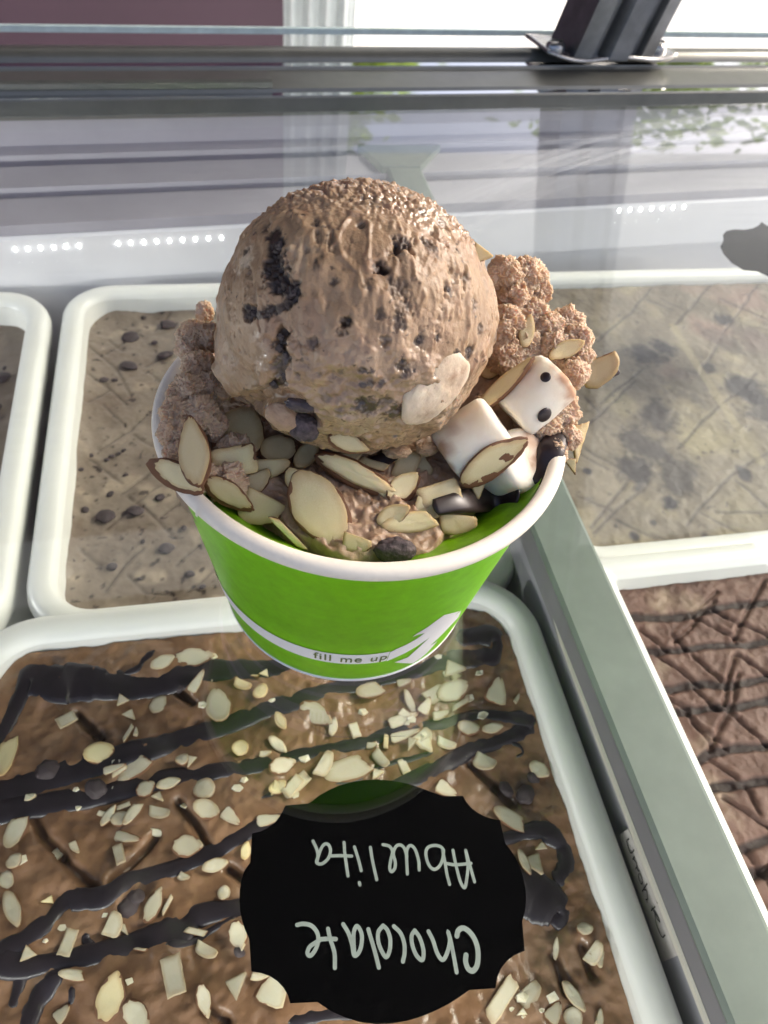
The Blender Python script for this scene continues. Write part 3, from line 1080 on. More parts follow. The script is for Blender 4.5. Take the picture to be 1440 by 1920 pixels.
# --- right front tub: dark cocoa ice cream broken into slabs, with dark sauce lines
ZRFR = -.050
tubRF, geoRF = tub(.1005, .33, -.30, .0300, ZRFR, R_(-1.0), .004, "white plastic tub right of the divider, holding dark cocoa ice cream")
ZF = ZRFR - .010
RF_SAUCE = [[(1165, 1160), (1230, 1160), (1300, 1150), (1370, 1140), (1440, 1128)], [(1200, 1220), (1270, 1219), (1350, 1212), (1440, 1200)], [(1225, 1293), (1290, 1290), (1360, 1284), (1440, 1270)], [(1250, 1335), (1310, 1334), (1370, 1325), (1440, 1312)], [(1300, 1433), (1330, 1415), (1380, 1409), (1440, 1405)], [(1360, 1477), (1400, 1473), (1440, 1470)], [(1375, 1600), (1410, 1588), (1440, 1578)], [(1390, 1640), (1440, 1632)], [(1330, 1482), (1370, 1475)]]
RF_LINES = [[(1300, 1155), (1345, 1110)], [(1265, 1205), (1310, 1160), (1340, 1130)], [(1375, 1200), (1405, 1140), (1430, 1090)], [(1300, 1160), (1390, 1200)], [(1340, 1145), (1440, 1195)], [(1230, 1230), (1310, 1285)], [(1355, 1320), (1375, 1225)], [(1300, 1230), (1350, 1275)], [(1330, 1410), (1370, 1320), (1385, 1265)], [(1370, 1340), (1440, 1400)], [(1380, 1225), (1440, 1265)], [(1240, 1310), (1290, 1330)], [(1300, 1290), (1345, 1330)], [(1355, 1495), (1440, 1555)], [(1400, 1480), (1425, 1530)], [(1330, 1430), (1380, 1460)], [(1260, 1190), (1290, 1220)],
            [(1380, 1680), (1440, 1620)], [(1400, 1600), (1440, 1660)], [(1200, 1180), (1250, 1220)], [(1290, 1340), (1330, 1400)], [(1300, 1360), (1360, 1405)]]


def hRF(XY, e):
    P3 = np.column_stack([XY, np.zeros(len(XY))])
    h = base_h(XY, am=(.0014, .0007, .0004)) + .0005 * ridged(P3 * 170, 4)
    cell = worley(P3 * 42, 3)
    h += .002 * (perlin(P3 * 30) > 0) * 0
    s, g = scored(XY, RF_LINES, ZF, .0014, .0008)
    tint = np.zeros((len(XY), 4))
    c = np.zeros(len(XY))
    for ln in RF_SAUCE:
        d = seg_dist_warp(XY, [at(x, y, ZF)[:2] for x, y in ln], .0016, 55)
        k = sstep(.0022, .0010, d + .0011 * fbm(P3 * 120, 3))
        c = np.maximum(c, k)
        h = h * (1 - .5 * k) - .0008 * k
    tint[:, 0] = np.maximum(c * .9, .12 * g)  # sauce, plus a faint darker tint along the cuts
    tint[:, 2] = .12
    tint[:, 1] = .30 * sstep(.1, .5, fbm(P3 * 55 + 2, 3))
    return h + s, tint


icRF, slRF = ice_surface(geoRF, ZF, hRF, MAT["cocoa"], "dark cocoa ice cream split in slabs with sauce lines, right of the divider", step=.0006, clip=(.09, -.14, .2, .1))

# --- front tub
ZFT = -.048
tubF, geoF = tub(-.128, .0728, -.30, .0312, ZFT, R_(-1.5), .027, "white plastic tub in front, full of brown ice cream with almonds")
ZI = ZFT - .0065
F_LINES = [[(330, 1500), (365, 1545), (385, 1585)], [(115, 1605), (145, 1640), (175, 1665)], [(210, 1650), (250, 1610), (290, 1565)], [(60, 1530), (80, 1570), (110, 1600)], [(430, 1625), (460, 1650)], [(140, 1340), (185, 1385)], [(335, 1295), (360, 1320)], [(390, 1890), (420, 1915)], [(1090, 1770), (1110, 1830)], [(880, 1430), (960, 1500)], [(1040, 1790), (1060, 1850)]]


def hF(XY, e):
    P3 = np.column_stack([XY, np.zeros(len(XY))])
    h = base_h(XY, (30, 90, 300), (.0028, .0019, .0006))
    rough = sstep(.0, .26, fbm(P3 * 30 + 12, 3))
    h += rough * .0011 * ridged(P3 * 110, 4) - .0005
    s, g = scored(XY, F_LINES, ZI, .003, .0013)
    tint = np.zeros((len(XY), 4))
    for x, y, r in [(185, 1390, 24), (180, 1375, 12), (970, 1500, 26), (985, 1480, 20), (250, 1690, 18), (270, 1670, 20), (95, 1450, 14), (930, 1475, 14), (110, 1240, 12)]:
        p = at(x, y, ZI)
        rr = r * (p - CAM_C).dot(CAM_F) / FPX
        d = np.linalg.norm(XY - np.array(p[:2]), axis=1) / rr
        tint[:, 0] = np.maximum(tint[:, 0], .75 * sstep(1.3, .5, d + 1.6 * fbm(P3 * 160 + x, 4)))
    tint[:, 0] = np.maximum(tint[:, 0], .5 * g)  # gouge lines are tinted darker too
    tint[:, 1] = .14 * sstep(.0, .5, fbm(P3 * 45 + 2, 4))
    tint[:, 0] = np.maximum(tint[:, 0],   .28 * rough * sstep(.15, .4, fbm(P3 * 150 + 8, 4)))
    tint[:, 2] = .75 * (1 - .8 * rough)
    return h + s, tint


icF, slF = ice_surface(geoF, ZI, hF, MAT["brown"], "brown ice cream topped with almond flakes and dark drizzle, in the front tub", step=.00065, clip=(-.13, -.15, .1, .1))


def bvh_of(o):
    me = o.data
    return BVHTree.FromPolygons([v.co for v in me.vertices], [p.vertices for p in me.polygons])


BV_F = bvh_of(slF)


def hitF(px, py):
    h = BV_F.ray_cast(CAM_C, ray(px, py).normalized())
    if h[0] is None:
        return at(px, py, ZI), Vector((0, 0, 1))
    return h[0], (h[1] if h[1].z > 0 else -h[1])


# drizzles: thick flat ribbons with rounded backs lying on the ice cream
DRZ = [
    ([(600, 1243), (550, 1247), (505, 1252), (450, 1254), (389, 1257), (340, 1268), (311, 1276), (253, 1284), (200, 1281), (165, 1279), (128, 1279), (90, 1276), (58, 1271), (40, 1300), (24, 1335), (2, 1372), (-20, 1390)], [20, 24, 28, 30, 34, 38, 40, 44, 46, 54, 60, 58, 52, 48, 44, 42, 40]),
    ([(290, 1219), (272, 1236), (258, 1252), (232, 1264)], [14, 15, 13, 8]),
    ([(855, 1196), (890, 1192), (920, 1190), (934, 1205), (926, 1226), (900, 1232), (862, 1234), (830, 1240), (770, 1258), (700, 1274), (617, 1294), (560, 1312), (490, 1333), (428, 1357), (350, 1384), (300, 1398), (241, 1411), (180, 1432), (117, 1450), (39, 1477), (-20, 1489)], [24, 28, 32, 36, 34, 30, 28, 26, 24, 24, 26, 28, 28, 32, 34, 34, 34, 40, 44, 44, 44]),
    ([(1005, 1352), (975, 1346), (951, 1345), (920, 1341), (889, 1342), (830, 1357), (749, 1370), (663, 1396), (578, 1411), (500, 1432), (428, 1442), (323, 1458), (218, 1483), (128, 1501), (39, 1514), (-20, 1526)], [30, 24, 20, 18, 18, 20, 24, 20, 20, 24, 24, 30, 32, 34, 38, 40]),
    ([(998, 1356), (975, 1372), (959, 1380), (925, 1393), (889, 1402), (850, 1425), (820, 1442), (772, 1461), (730, 1478), (660, 1500), (560, 1530), (478, 1553), (408, 1593), (331, 1626), (270, 1645), (233, 1655), (194, 1681), (160, 1686), (128, 1690), (89, 1727), (39, 1766), (-10, 1786)], [34, 32, 28, 24, 26, 34, 32, 26, 22, 22, 24, 26, 28, 28, 30, 32, 36, 36, 38, 36, 34, 34]),
    ([(958, 1392), (975, 1400), (980, 1412), (968, 1420)], [10, 9, 8, 6]),
    ([(812, 1411), (770, 1422), (718, 1434), (671, 1460), (630, 1470)], [9, 10, 9, 8, 6]),
    ([(930, 1576), (960, 1569), (985, 1560), (1012, 1557), (1040, 1568), (1056, 1590), (1062, 1615), (1055, 1640), (1040, 1655)], [20, 22, 26, 32, 40, 50, 56, 50, 34]),
    ([(930, 1665), (965, 1668), (990, 1675), (1020, 1688), (1045, 1702), (1050, 1716), (1030, 1728)], [56, 66, 74, 78, 66, 54, 34]),
    ([(480, 1695), (447, 1702), (410, 1708), (370, 1718), (342, 1745), (300, 1758), (272, 1764), (233, 1776), (171, 1790), (124, 1798), (80, 1808), (39, 1811), (-10, 1800)], [26, 28, 32, 40, 54, 54, 44, 40, 36, 30, 30, 44, 54]),
    ([(447, 1712), (400, 1742), (360, 1764), (310, 1772)], [12, 12, 18, 20]),
    ([(180, 1783), (163, 1765), (160, 1750)], [24, 26, 22]),
    ([(40, 1815), (36, 1845), (28, 1875), (22, 1890)], [42, 36, 32, 26]),
    ([(112, 1818), (92, 1845), (72, 1873), (58, 1900), (48, 1935)], [40, 44, 54, 54, 50]),
    ([(134, 1850), (134, 1870), (132, 1884)], [22, 22, 16]),
    ([(540, 1918), (590, 1905), (640, 1900), (700, 1905)], [24, 24, 22, 20]),
    ([(490, 1496), (540, 1478), (580, 1466)], [8, 8, 7]),
]


def ribbon(pts, wpx, name, mat, parent, hitf, hgt=.22, seg=9):
    n = 7
    P2 = spline(pts, n)
    W = np.interp(np.linspace(0, len(wpx) - 1, len(P2)), np.arange(len(wpx)), wpx)
    arcs = np.arange(len(P2))
    W = W * (1 + .13 * perlin(np.column_stack([arcs * .35, np.full(len(P2), pts[0][0] * .37), arcs * 0])))
    P3 = []
    for x, y in P2:
        q, nn = hitf(x, y)
        P3.append(q)
    # smooth the heights so the ribbon bridges small dents
    Z = np.array([p.z for p in P3])
    Z = np.convolve(np.pad(Z, 3, mode='edge'), np.ones(7) / 7, 'valid')
    V, Fc = [], []
    m = len(P3)
    for i in range(m):
        a, b = P3[max(0, i - 1)], P3[min(m - 1, i + 1)]
        t = (b - a); t.z = 0; t.normalize()
        s = Vector((-t.y, t.x, 0))
        dep = (P3[i] - CAM_C).dot(CAM_F)
        # width as it measures across the ribbon on the real surface
        e1 = at(P2[i][0], P2[i][1] - W[i] / 2, P3[i].z); e2 = at(P2[i][0], P2[i][1] + W[i] / 2, P3[i].z)
        v = e1 - e2
        wv = abs(v.dot(s))
        wv = max(wv, W[i] * dep / FPX * .55) * .5
        wv *= 1.3
        if i == 0 or i == m - 1: wv *= .25
        elif i == 1 or i == m - 2: wv *= .7
        h = min(.0016, wv * hgt * 2)
        for k in range(seg):
            a_ = math.pi * k / (seg - 1)
            c_, s_ = math.cos(a_), math.sin(a_) ** .7
            V.append(Vector((P3[i].x, P3[i].y, Z[i])) + s * (wv * c_) + Vector((0, 0, (h * .32 + .0009) * s_ - .0007)))
    Fc = grid_faces(m, seg)
    Fc = [tuple(reversed(f)) for f in Fc]
    Fc += [tuple(range(seg)), tuple(reversed(range((m - 1) * seg, m * seg)))]
    return mesh_obj(name, V, Fc, mat, parent)


for pts, wpx in DRZ:
    ribbon(pts, wpx, "chocolate_drizzle", MAT["fudge"], icF, hitF)


# ------------------------------------------------------------------ almond flakes
def flake_mesh(seed, tip=.35, cuts=(), thick=.10, bend=.12, skin=0.0, asp=.6, wob=.055, seg=30):
    """a sliced almond: unit length 1 along x, width asp, pale cut face and brown skin round part of its rim"""
    rg = np.random.default_rng(seed)
    th = np.linspace(0, 2 * np.pi, seg, endpoint=False)
    x = np.cos(th) * .5
    y = np.sin(th) * .5 * asp * (1 - tip * (np.clip(x + .1, 0, 1) / .6) ** 1.6) * (1 - .10 * (np.clip(-x, 0, 1) / .5) ** 2)
    nz = 1 + wob * fbm(np.column_stack([np.cos(th) * 2.2, np.sin(th) * 2.2, np.full(seg, seed * 3.3)]), 4) * 2
    r = np.hypot(x, y) * nz
    ph = np.arctan2(y, x)
    for ang, dist in cuts:
        c = np.cos(ph - R_(ang))
        lim = np.where(c > 1e-3, dist * (1 + .10 * fbm(np.column_stack([ph * 3, np.full(seg, seed + 1.7), ph * 0]), 3)) / np.maximum(c, 1e-3), 9)
        r = np.minimum(r, lim)
    px_, py_ = r * np.cos(ph), r * np.sin(ph)
    swid = rg.uniform(.05, .13)
    rings = [(.0, .5), (.35, .5), (.7, .5), (1 - swid, .5), (.985, .36), (1.0, 0), (.985, -.36), (.9, -.5), (.5, -.5), (0, -.5)]
    V, Fc, mi = [], [], []
    sk = np.zeros(seg, bool)
    if skin:
        a0 = rg.uniform(0, 6.28)
        d = np.abs((th - a0 + np.pi) % (2 * np.pi) - np.pi)
        sk = d < np.pi * skin
    for s, z in rings:
        for k in range(seg):
            s_k = s if abs(s - (1 - swid)) > 1e-6 or z < 0 else 1 - swid * (.55 + 1.1 * abs(math.sin(k * .9 + seed) * math.cos(k * .37 + seed * 2)))
            X, Y = px_[k] * s_k, py_[k] * s_k
            V.append((X, Y, z * thick * (1.0 if s > .6 else 1.0) + bend * (X * X * 1.2 - Y * Y * .8) - bend * .1 + .012 * perlin(np.array([[X * 6, Y * 6, seed * 1.1]]))[0]))
    nr = len(rings)
    for i in range(nr - 1):
        for k in range(seg):
            k2 = (k + 1) % seg
            Fc.append((i * seg + k, (i + 1) * seg + k, (i + 1) * seg + k2, i * seg + k2))
            mi.append(1 if ((sk[k] and 3 <= i <= 6) or (skin and 4 <= i <= 6)) else 0)  # brown skin; the thin full outline also stands for the gap's shade
    me = bpy.data.meshes.new("almond_flake")
    me.from_pydata(V, [], Fc)
    ea = me.attributes.new("edge", 'FLOAT', 'POINT')
    ea.data.foreach_set("value", np.repeat([q[0] for q in rings], seg).astype(np.float32))
    return me, mi


FL = []
variants = [(.35, (), .25, .62), (.45, (), .8, .55), (.2, (), .35, .8), (.3, ((170, .22), (80, .2)), .0, .7), (.3, ((20, .25),), .5, .62), (.3, ((100, .1), (200, .3)), .0, .8), (.5, ((10, .2), (130, .18), (250, .2)), .0, .9), (.25, ((180, .1),), .5, .7), (.1, (), .3, .9), (.4, ((60, .16), (240, .12)), .2, .8), (.2, ((0, .3), (180, .3), (90, .16), (270, .16)), .0, .8), (.4, ((45, .2), (160, .16), (280, .22)), .0, .95)]
for k, (tip, cuts, skin, asp) in enumerate(variants):
    for pale in (0, 1):
        me, mi = flake_mesh(k + 3, tip, cuts, .085, .10 + .05 * (k % 3), skin, asp)
        me.materials.append(MAT["almond_pale" if pale else "almond"])
        me.materials.append(MAT["skin"])
        me.polygons.foreach_set("material_index", np.array(mi, dtype=np.int32))
        me.polygons.foreach_set("use_smooth", np.ones(len(me.polygons), bool))
        FL.append(me)
# how long and wide each variant really is, so that a flake gets the size it has in the photo
FLB = []
for me in FL:
    c = np.array([v.co[:] for v in me.vertices])
    FLB.append((c.max(0) - c.min(0), (c.max(0) + c.min(0)) / 2))

# (crop origin, crop scale, rows of cx, cy, length, width, angle, variant)
T1 = [(785, 365, 130, 60, 25, 0), (935, 345, 205, 88, 2, 1), (590, 555, 60, 55, 40, 6), (765, 570, 100, 72, 45, 0), (930, 495, 125, 50, 55, 7), (1055, 580, 170, 130, 100, 2), (1025, 440, 45, 34, 70, 6), (1165, 465, 90, 50, -30, 5), (1255, 515, 84, 64, 50, 8), (1275, 420, 48, 38, 0, 6), (1230, 438, 44, 18, 10, 9), (325, 650, 100, 52, 30, 10), (625, 615, 64, 48, -30, 11), (622, 712, 105, 42, 80, 9), (655, 715, 44, 20, 80, 3), (38, 800, 230, 95, 75, 4), (480, 805, 155, 105, 10, 2), (520, 893, 120, 40, 15, 7), (665, 868, 205, 85, 25, 4), (580, 895, 95, 50, 60, 9), (880, 840, 70, 56, 20, 8), (920, 840, 64, 42, 60, 6), (1355, 655, 90, 54, -60, 0), (1160, 785, 84, 74, 0, 8), (1340, 765, 112, 54, -40, 0), (1270, 808, 62, 28, 5, 3), (1360, 870, 145, 85, 20, 1), (140, 1015, 58, 34, 10, 3), (705, 978, 105, 74, 30, 1), (815, 955, 125, 54, 15, 0), (762, 1010, 64, 44, -30, 11), (985, 980, 114, 104, 50, 8), (995, 1080, 134, 104, -20, 2), (1092, 1092, 112, 74, -40, 7), (1335, 970, 84, 74, 10, 11), (1412, 968, 115, 62, 50, 10), (760, 1075, 105, 64, -20, 5), (490, 1095, 52, 28, -10, 3), (528, 1110, 125, 42, 52, 0), (600, 1062, 76, 52, 50, 9), (580, 1122, 94, 72, 20, 2), (650, 1090, 144, 54, 52, 4), (1258, 1130, 134, 64, 5, 7)]
T2 = [(85, 140, 180, 95, 62, 4), (75, 300, 94, 62, 45, 0), (35, 385, 86, 84, 30, 8), (65, 530, 185, 88, -70, 0), (580, 180, 145, 58, -12, 7), (275, 265, 195, 48, 45, 0), (362, 222, 64, 42, -60, 3), (578, 268, 98, 52, -75, 10), (760, 160, 94, 46, -15, 0), (905, 225, 155, 112, 0, 1), (1040, 320, 135, 68, 15, 0), (235, 485, 64, 42, 10, 6), (742, 510, 195, 78, 65, 1), (812, 510, 115, 42, 78, 9), (880, 365, 58, 42, -20, 3), (332, 690, 145, 62, 70, 10), (528, 612, 135, 92, 55, 5), (592, 620, 74, 44, -40, 11), (135, 745, 88, 72, 40, 6), (368, 850, 145, 62, -10, 4), (945, 640, 124, 62, 15, 9), (990, 710, 124, 72, -40, 5), (1150, 660, 155, 104, -80, 1), (1080, 450, 74, 62, 70, 8), (1185, 250, 94, 52, 80, 0), (838, 850, 195, 104, -80, 10), (535, 950, 275, 142, 70, 1), (660, 1045, 180, 135, -50, 1), (985, 970, 175, 78, -75, 1), (1132, 895, 145, 92, 62, 11), (1300, 960, 215, 152, 70, 7), (1240, 850, 94, 42, 0, 3), (280, 1050, 104, 72, 45, 7), (680, 725, 74, 24, 8, 9)]
T3 = [(510, 505, 145, 84, 15, 4), (640, 468, 76, 38, 12, 7), (788, 515, 114, 84, 20, 5), (895, 510, 165, 104, 25, 2), (690, 565, 145, 42, -70, 0), (752, 602, 84, 62, 60, 7), (890, 400, 114, 78, 10, 11), (905, 435, 64, 52, -50, 6), (1100, 545, 134, 114, 80, 7), (935, 575, 115, 52, 55, 9), (660, 610, 64, 42, -30, 3), (612, 660, 155, 62, 20, 7), (822, 625, 84, 42, 15, 3), (237, 615, 185, 104, -32, 1), (320, 680, 94, 46, 80, 0), (70, 655, 94, 42, -60, 0), (425, 695, 74, 46, -70, 10), (970, 685, 112, 72, -10, 2), (1085, 690, 104, 50, 10, 0), (735, 725, 105, 90, 30, 5), (765, 760, 90, 70, -40, 11), (695, 760, 70, 50, 60, 6), (858, 745, 104, 50, -30, 5), (572, 755, 74, 52, -60, 9), (550, 820, 104, 62, -60, 5), (498, 765, 58, 32, 0, 3), (412, 880, 245, 122, 15, 4), (258, 868, 142, 74, 52, 5), (142, 960, 154, 62, 42, 10), (55, 972, 94, 72, 20, 2), (525, 905, 64, 52, 20, 11), (660, 868, 74, 42, -65, 10), (1045, 830, 114, 82, -40, 5), (835, 968, 114, 72, -30, 7), (1312, 885, 112, 72, -32, 0), (1185, 1130, 190, 78, -32, 4), (620, 735, 155, 52, 15, 7), (1200, 548, 50, 22, 60, 3)]
T5 = [(265, 470, 135, 92, -45, 11), (218, 478, 145, 42, -65, 0), (520, 805, 84, 64, 0, 8), (376, 905, 115, 32, 85, 0), (545, 930, 120, 90, 40, 5), (590, 945, 95, 75, -60, 11), (465, 1145, 195, 62, -55, 0), (110, 1160, 295, 162, 85, 9), (222, 1125, 144, 112, 30, 5), (350, 1252, 114, 92, 60, 7), (460, 1255, 114, 104, 80, 8), (590, 1262, 94, 42, 80, 3), (205, 1225, 54, 42, 20, 6), (300, 400, 60, 46, 20, 6)]
kk = 0
for org, sc, rows in (((0, 1100), 2.571, T1), ((0, 1500), 2.571, T2), ((500, 1100), 2.571, T3), ((900, 1440), 2.667, T5)):
    for cx, cy, L, W_, ang, var in rows:
        x, y = org[0] + cx / sc, org[1] + cy / sc
        L, W_ = L / sc, W_ / sc
        a = R_(ang)
        q, nn = hitF(x, y)
        dx, dy = math.cos(a), -math.sin(a)
        e = at(x + dx * L / 2, y + dy * L / 2, q.z) - at(x - dx * L / 2, y - dy * L / 2, q.z)
        g = at(x - dy * W_ / 2, y + dx * W_ / 2, q.z) - at(x + dy * W_ / 2, y - dx * W_ / 2, q.z)
        ex = e.normalized()
        n2 = (nn + Vector((0, 0, 1.2)) + Vector((random.uniform(-.22, .22), random.uniform(-.22, .22), 0))).normalized()
        ey = n2.cross(ex).normalized()
        ex = ey.cross(n2).normalized()
        pale = (kk * 7 + var) % 5 < 4
        mi = var * 2 + (1 if pale else 0)
        size, ctr = FLB[mi]
        o = bpy.data.objects.new("almond_flake", FL[mi])
        COL.objects.link(o)
        o.parent = icF
        o.matrix_parent_inverse = parent_inv(icF)
        sx, sy = e.length / size[0], abs(g.dot(ey)) / size[1]
        zs = .0105 * random.uniform(.8, 1.2)
        mw = Matrix((ex * sx, ey * sy, n2 * zs)).transposed().to_4x4()
        mw.translation = q + Vector((0, 0, .0005 + .00045 * (kk % 3)))
        o.matrix_basis = mw
        kk += 1
rgc = np.random.default_rng(5)
V, Fc = [], []
for cx_, cy_, sx_, sy_, n__ in [(200, 1500, 90, 40, 26), (800, 1390, 110, 40, 34), (560, 1450, 90, 30, 22), (250, 1760, 110, 60, 18), (80, 1650, 60, 60, 12), (960, 1880, 70, 30, 16), (400, 1290, 60, 40, 12), (1040, 1800, 50, 60, 10), (860, 1300, 60, 40, 12)]:
    for _ in range(n__ // 4):
        q, nn = hitF(cx_ + rgc.normal() * sx_, cy_ + rgc.normal() * sy_)
        a_ = rgc.uniform(0, 6.28); r_ = rgc.uniform(.0005, .0014)
        b_ = len(V)
        m_ = int(rgc.integers(4, 7))
        for zz in (.0007, -.0004):
            for k in range(m_):
                t_ = a_ + k * 6.283 / m_
                rr_ = r_ * (.7 + .5 * abs(math.sin(t_ * 2.3 + b_)))
                V.append(q + Vector((math.cos(t_) * rr_ * 1.4, math.sin(t_) * rr_, zz + .0004 * math.sin(t_ * 3))))
        Fc.append(tuple(b_ + k for k in range(m_)))
        for k in range(m_):
            Fc.append((b_ + k, b_ + m_ + k, b_ + m_ + (k + 1) % m_, b_ + (k + 1) % m_))
ac = mesh_obj("almond_crumbs", V, Fc, MAT["almond_pale"], icF, smooth=False)
ac["kind"] = "stuff"
p, _ = hitF(450, 1788)
chip(icF, p + Vector((0, 0, .002)), .0016)
for x, y, r in [(92, 1445, 14), (178, 1480, 13), (182, 1475, 10), (335, 1287, 9), (1000, 1460, 8), (240, 1702, 11), (255, 1680, 9), (985, 1490, 12), (950, 1480, 10)]:
    p, _ = hitF(x, y)
    chip(icF, p, r * .28 * .001, sq=.7, name="chocolate_chip")


# ------------------------------------------------------------------ black label stuck under the glass, with chalk-pen writing
LZ = -.0046


def plaque(name, pts, label, mat, z=LZ):
    P = [at(x, y, z) for x, y in pts]
    n = len(P)
    V = P + [p + Vector((0, 0, -.0003)) for p in P]
    Fc = [tuple(reversed(range(n))), tuple(range(n, 2 * n))] + [(i, (i + 1) % n, n + (i + 1) % n, n + i) for i in range(n)]
    a = sum(((P[i].x * P[(i + 1) % n].y - P[(i + 1) % n].x * P[i].y) for i in range(n)))
    if a > 0:
        Fc = [tuple(reversed(f)) for f in Fc]
    o = mesh_obj(name, V, Fc, mat, smooth=False)
    return props(o, label, "label")


OUT = []
for seg in ([(395, 150), (430, 122), (480, 95), (530, 75), (580, 62), (635, 54), (690, 52), (745, 56), (800, 65), (850, 78), (900, 95), (945, 112), (985, 127)], [(1075, 125)],
            [(1075, 125), (1090, 152), (1112, 178), (1140, 200), (1172, 217), (1205, 228), (1242, 235)], [(1265, 338)], [(1265, 338), (1292, 372), (1315, 410), (1335, 450), (1348, 500), (1357, 545), (1359, 590), (1356, 640), (1342, 690)], [(1353, 822)],
            [(1353, 822), (1310, 840), (1275, 866), (1248, 900), (1230, 940), (1222, 990)], [(1105, 998)], [(1105, 998), (1060, 1030), (1010, 1062), (950, 1092), (890, 1117), (820, 1138), (750, 1149), (680, 1151), (610, 1142), (545, 1122), (480, 1092), (420, 1052)], [(298, 1058)],
            [(298, 1058), (288, 1022), (268, 988), (240, 958), (205, 935), (165, 921), (123, 914)], [(113, 768)], [(113, 768), (96, 730), (82, 690), (73, 645), (69, 600), (70, 555), (77, 510), (90, 465), (118, 425)], [(126, 294)],
            [(126, 294), (165, 285), (200, 268), (230, 245), (252, 215), (266, 190), (276, 168)], [(378, 160)]):
    for q in seg:
        if not OUT or OUT[-1] != q: OUT.append(q)
OUT_PX = [(420 + x / 2.4, 1440 + y / 2.4) for x, y in OUT]
lab = plaque("flavour_label", OUT_PX, "black scalloped label under the glass, handwritten Chocolate Abuelita upside down", MAT["label"])
A_TXT = [[(1128, 300), (1180, 308), (1240, 305), (1300, 298)], [(1172, 205), (1182, 260), (1200, 340), (1225, 430), (1253, 472), (1268, 420), (1278, 310), (1262, 205)], [(1262, 205), (1285, 290), (1325, 430)],
         [(1105, 205), (1085, 182), (1045, 172), (1000, 182), (980, 215), (985, 270), (1008, 322), (1040, 342), (1075, 320), (1098, 270), (1105, 205)], [(1098, 205), (1115, 290), (1130, 380), (1148, 448)],
         [(932, 345), (928, 280), (905, 205), (875, 172), (850, 190), (842, 240), (848, 374)], [(845, 250), (825, 190), (795, 168), (765, 182), (748, 230), (762, 290), (758, 335), (735, 358), (722, 330), (732, 265), (742, 215), (720, 178), (675, 166)],
         [(585, 186), (600, 280), (630, 415)], [(472, 182), (500, 270), (520, 350)], [(507, 436), (511, 452)], [(398, 150), (405, 240), (426, 388)], [(308, 246), (380, 245), (452, 248)],
         [(178, 140), (205, 200), (212, 250), (203, 292), (240, 302), (285, 265), (302, 210), (290, 170), (265, 160), (240, 185), (218, 240), (205, 290)]]
C_TXT = [([(1200, 208), (1210, 170), (1245, 152), (1290, 180), (1330, 240), (1350, 320), (1345, 410), (1315, 455), (1280, 440), (1262, 390), (1265, 345)], .0011), [(998, 176), (1030, 240), (1060, 330), (1098, 378), (1130, 330), (1150, 240), (1135, 175), (1155, 240), (1175, 340), (1198, 465)],
         [(900, 170), (878, 210), (885, 280), (915, 350), (955, 378), (962, 310), (935, 220), (900, 170)], [(752, 140), (800, 190), (825, 260), (828, 330), (816, 390)], [(675, 135), (642, 180), (642, 250), (668, 320), (698, 358), (722, 310), (726, 230), (705, 165), (675, 135)], [(570, 160), (600, 260), (625, 350), (645, 432)],
         [(392, 125), (430, 190), (455, 270), (470, 345), (500, 330), (522, 270), (522, 190), (490, 138), (468, 180), (466, 250), (472, 345)], [(284, 158), (300, 230), (330, 330), (333, 435)], [(340, 230), (290, 228), (230, 232)], [(65, 130), (110, 122), (165, 135), (205, 180), (215, 240), (195, 305), (160, 348), (138, 330), (155, 285), (205, 250), (235, 232)]]
up = Vector((0, 0, 1))
strokes("handwriting", A_TXT, 3.789, (540, 1540), lambda x, y: at(x, y, LZ + .00006), .00072, up, MAT["chalk"], lab, lift=.00003)
strokes("handwriting", C_TXT, 3.789, (540, 1700), lambda x, y: at(x, y, LZ + .00006), .00088, up, MAT["chalk"], lab, lift=.00003)
# second label cut by the right edge of the photo
S2 = [(1351, 462), (1357, 450), (1356, 440), (1362, 433), (1378, 430), (1395, 431), (1412, 428), (1422, 423), (1428, 416), (1440, 424), (1470, 424), (1520, 428), (1560, 445), (1585, 470), (1580, 500), (1550, 530), (1500, 540), (1460, 532), (1440, 517), (1420, 508), (1395, 506), (1372, 492), (1357, 475)]
plaque("flavour_label", S2, "dark scalloped label under the glass at the right edge, cut off by the frame", MAT["label"])

# ------------------------------------------------------------------ paper cup
H_C, RB, RT = .0656, .0349, .0454


def rw(z):
    return RB + (RT - RB) * z / .0630


cup = empty("paper_cup", (0, 0, 0), "green paper ice cream cup with white rolled rim and fill me up lettering", "cup")
v, f = lathe([(.0335, .0035), (rw(0) - .0006, .0035), (rw(0) - .0006, .0002), (rw(0) - .0002, 0.0), (rw(0), .0003), (rw(.003), .003)] + [(rw(z), z) for z in np.linspace(.006, .0625, 24)] + [(RT - .0005, .0632), (rw(.06) - .0007, .060), (rw(.03) - .0007, .030), (rw(.0045) - .0007, .0045), (.0001, .0045)], 160)
mesh_obj("cup_wall", v, [tuple(reversed(q)) for q in f], MAT["green"], cup)
v, f = lathe(arc(RT + .0002, .0640, .0019, 250, -110, 16), 200)
V2 = []
for p in v:
    t = math.atan2(p[1], p[0])
    V2.append((p[0] + .0003 * math.cos(3 * t + 1), p[1] + .0002 * math.sin(2 * t), p[2] + .00025 * math.sin(2 * t + .6)))
mesh_obj("rim", V2, f, MAT["paper"], cup)
v, f = lathe([(rw(-.0002) + .00012, .0001), (rw(.0017) + .00018, .0017), (rw(.0017) - .0001, .00172)], 160)
mesh_obj("base_border", v, f, MAT["print_white"], cup)
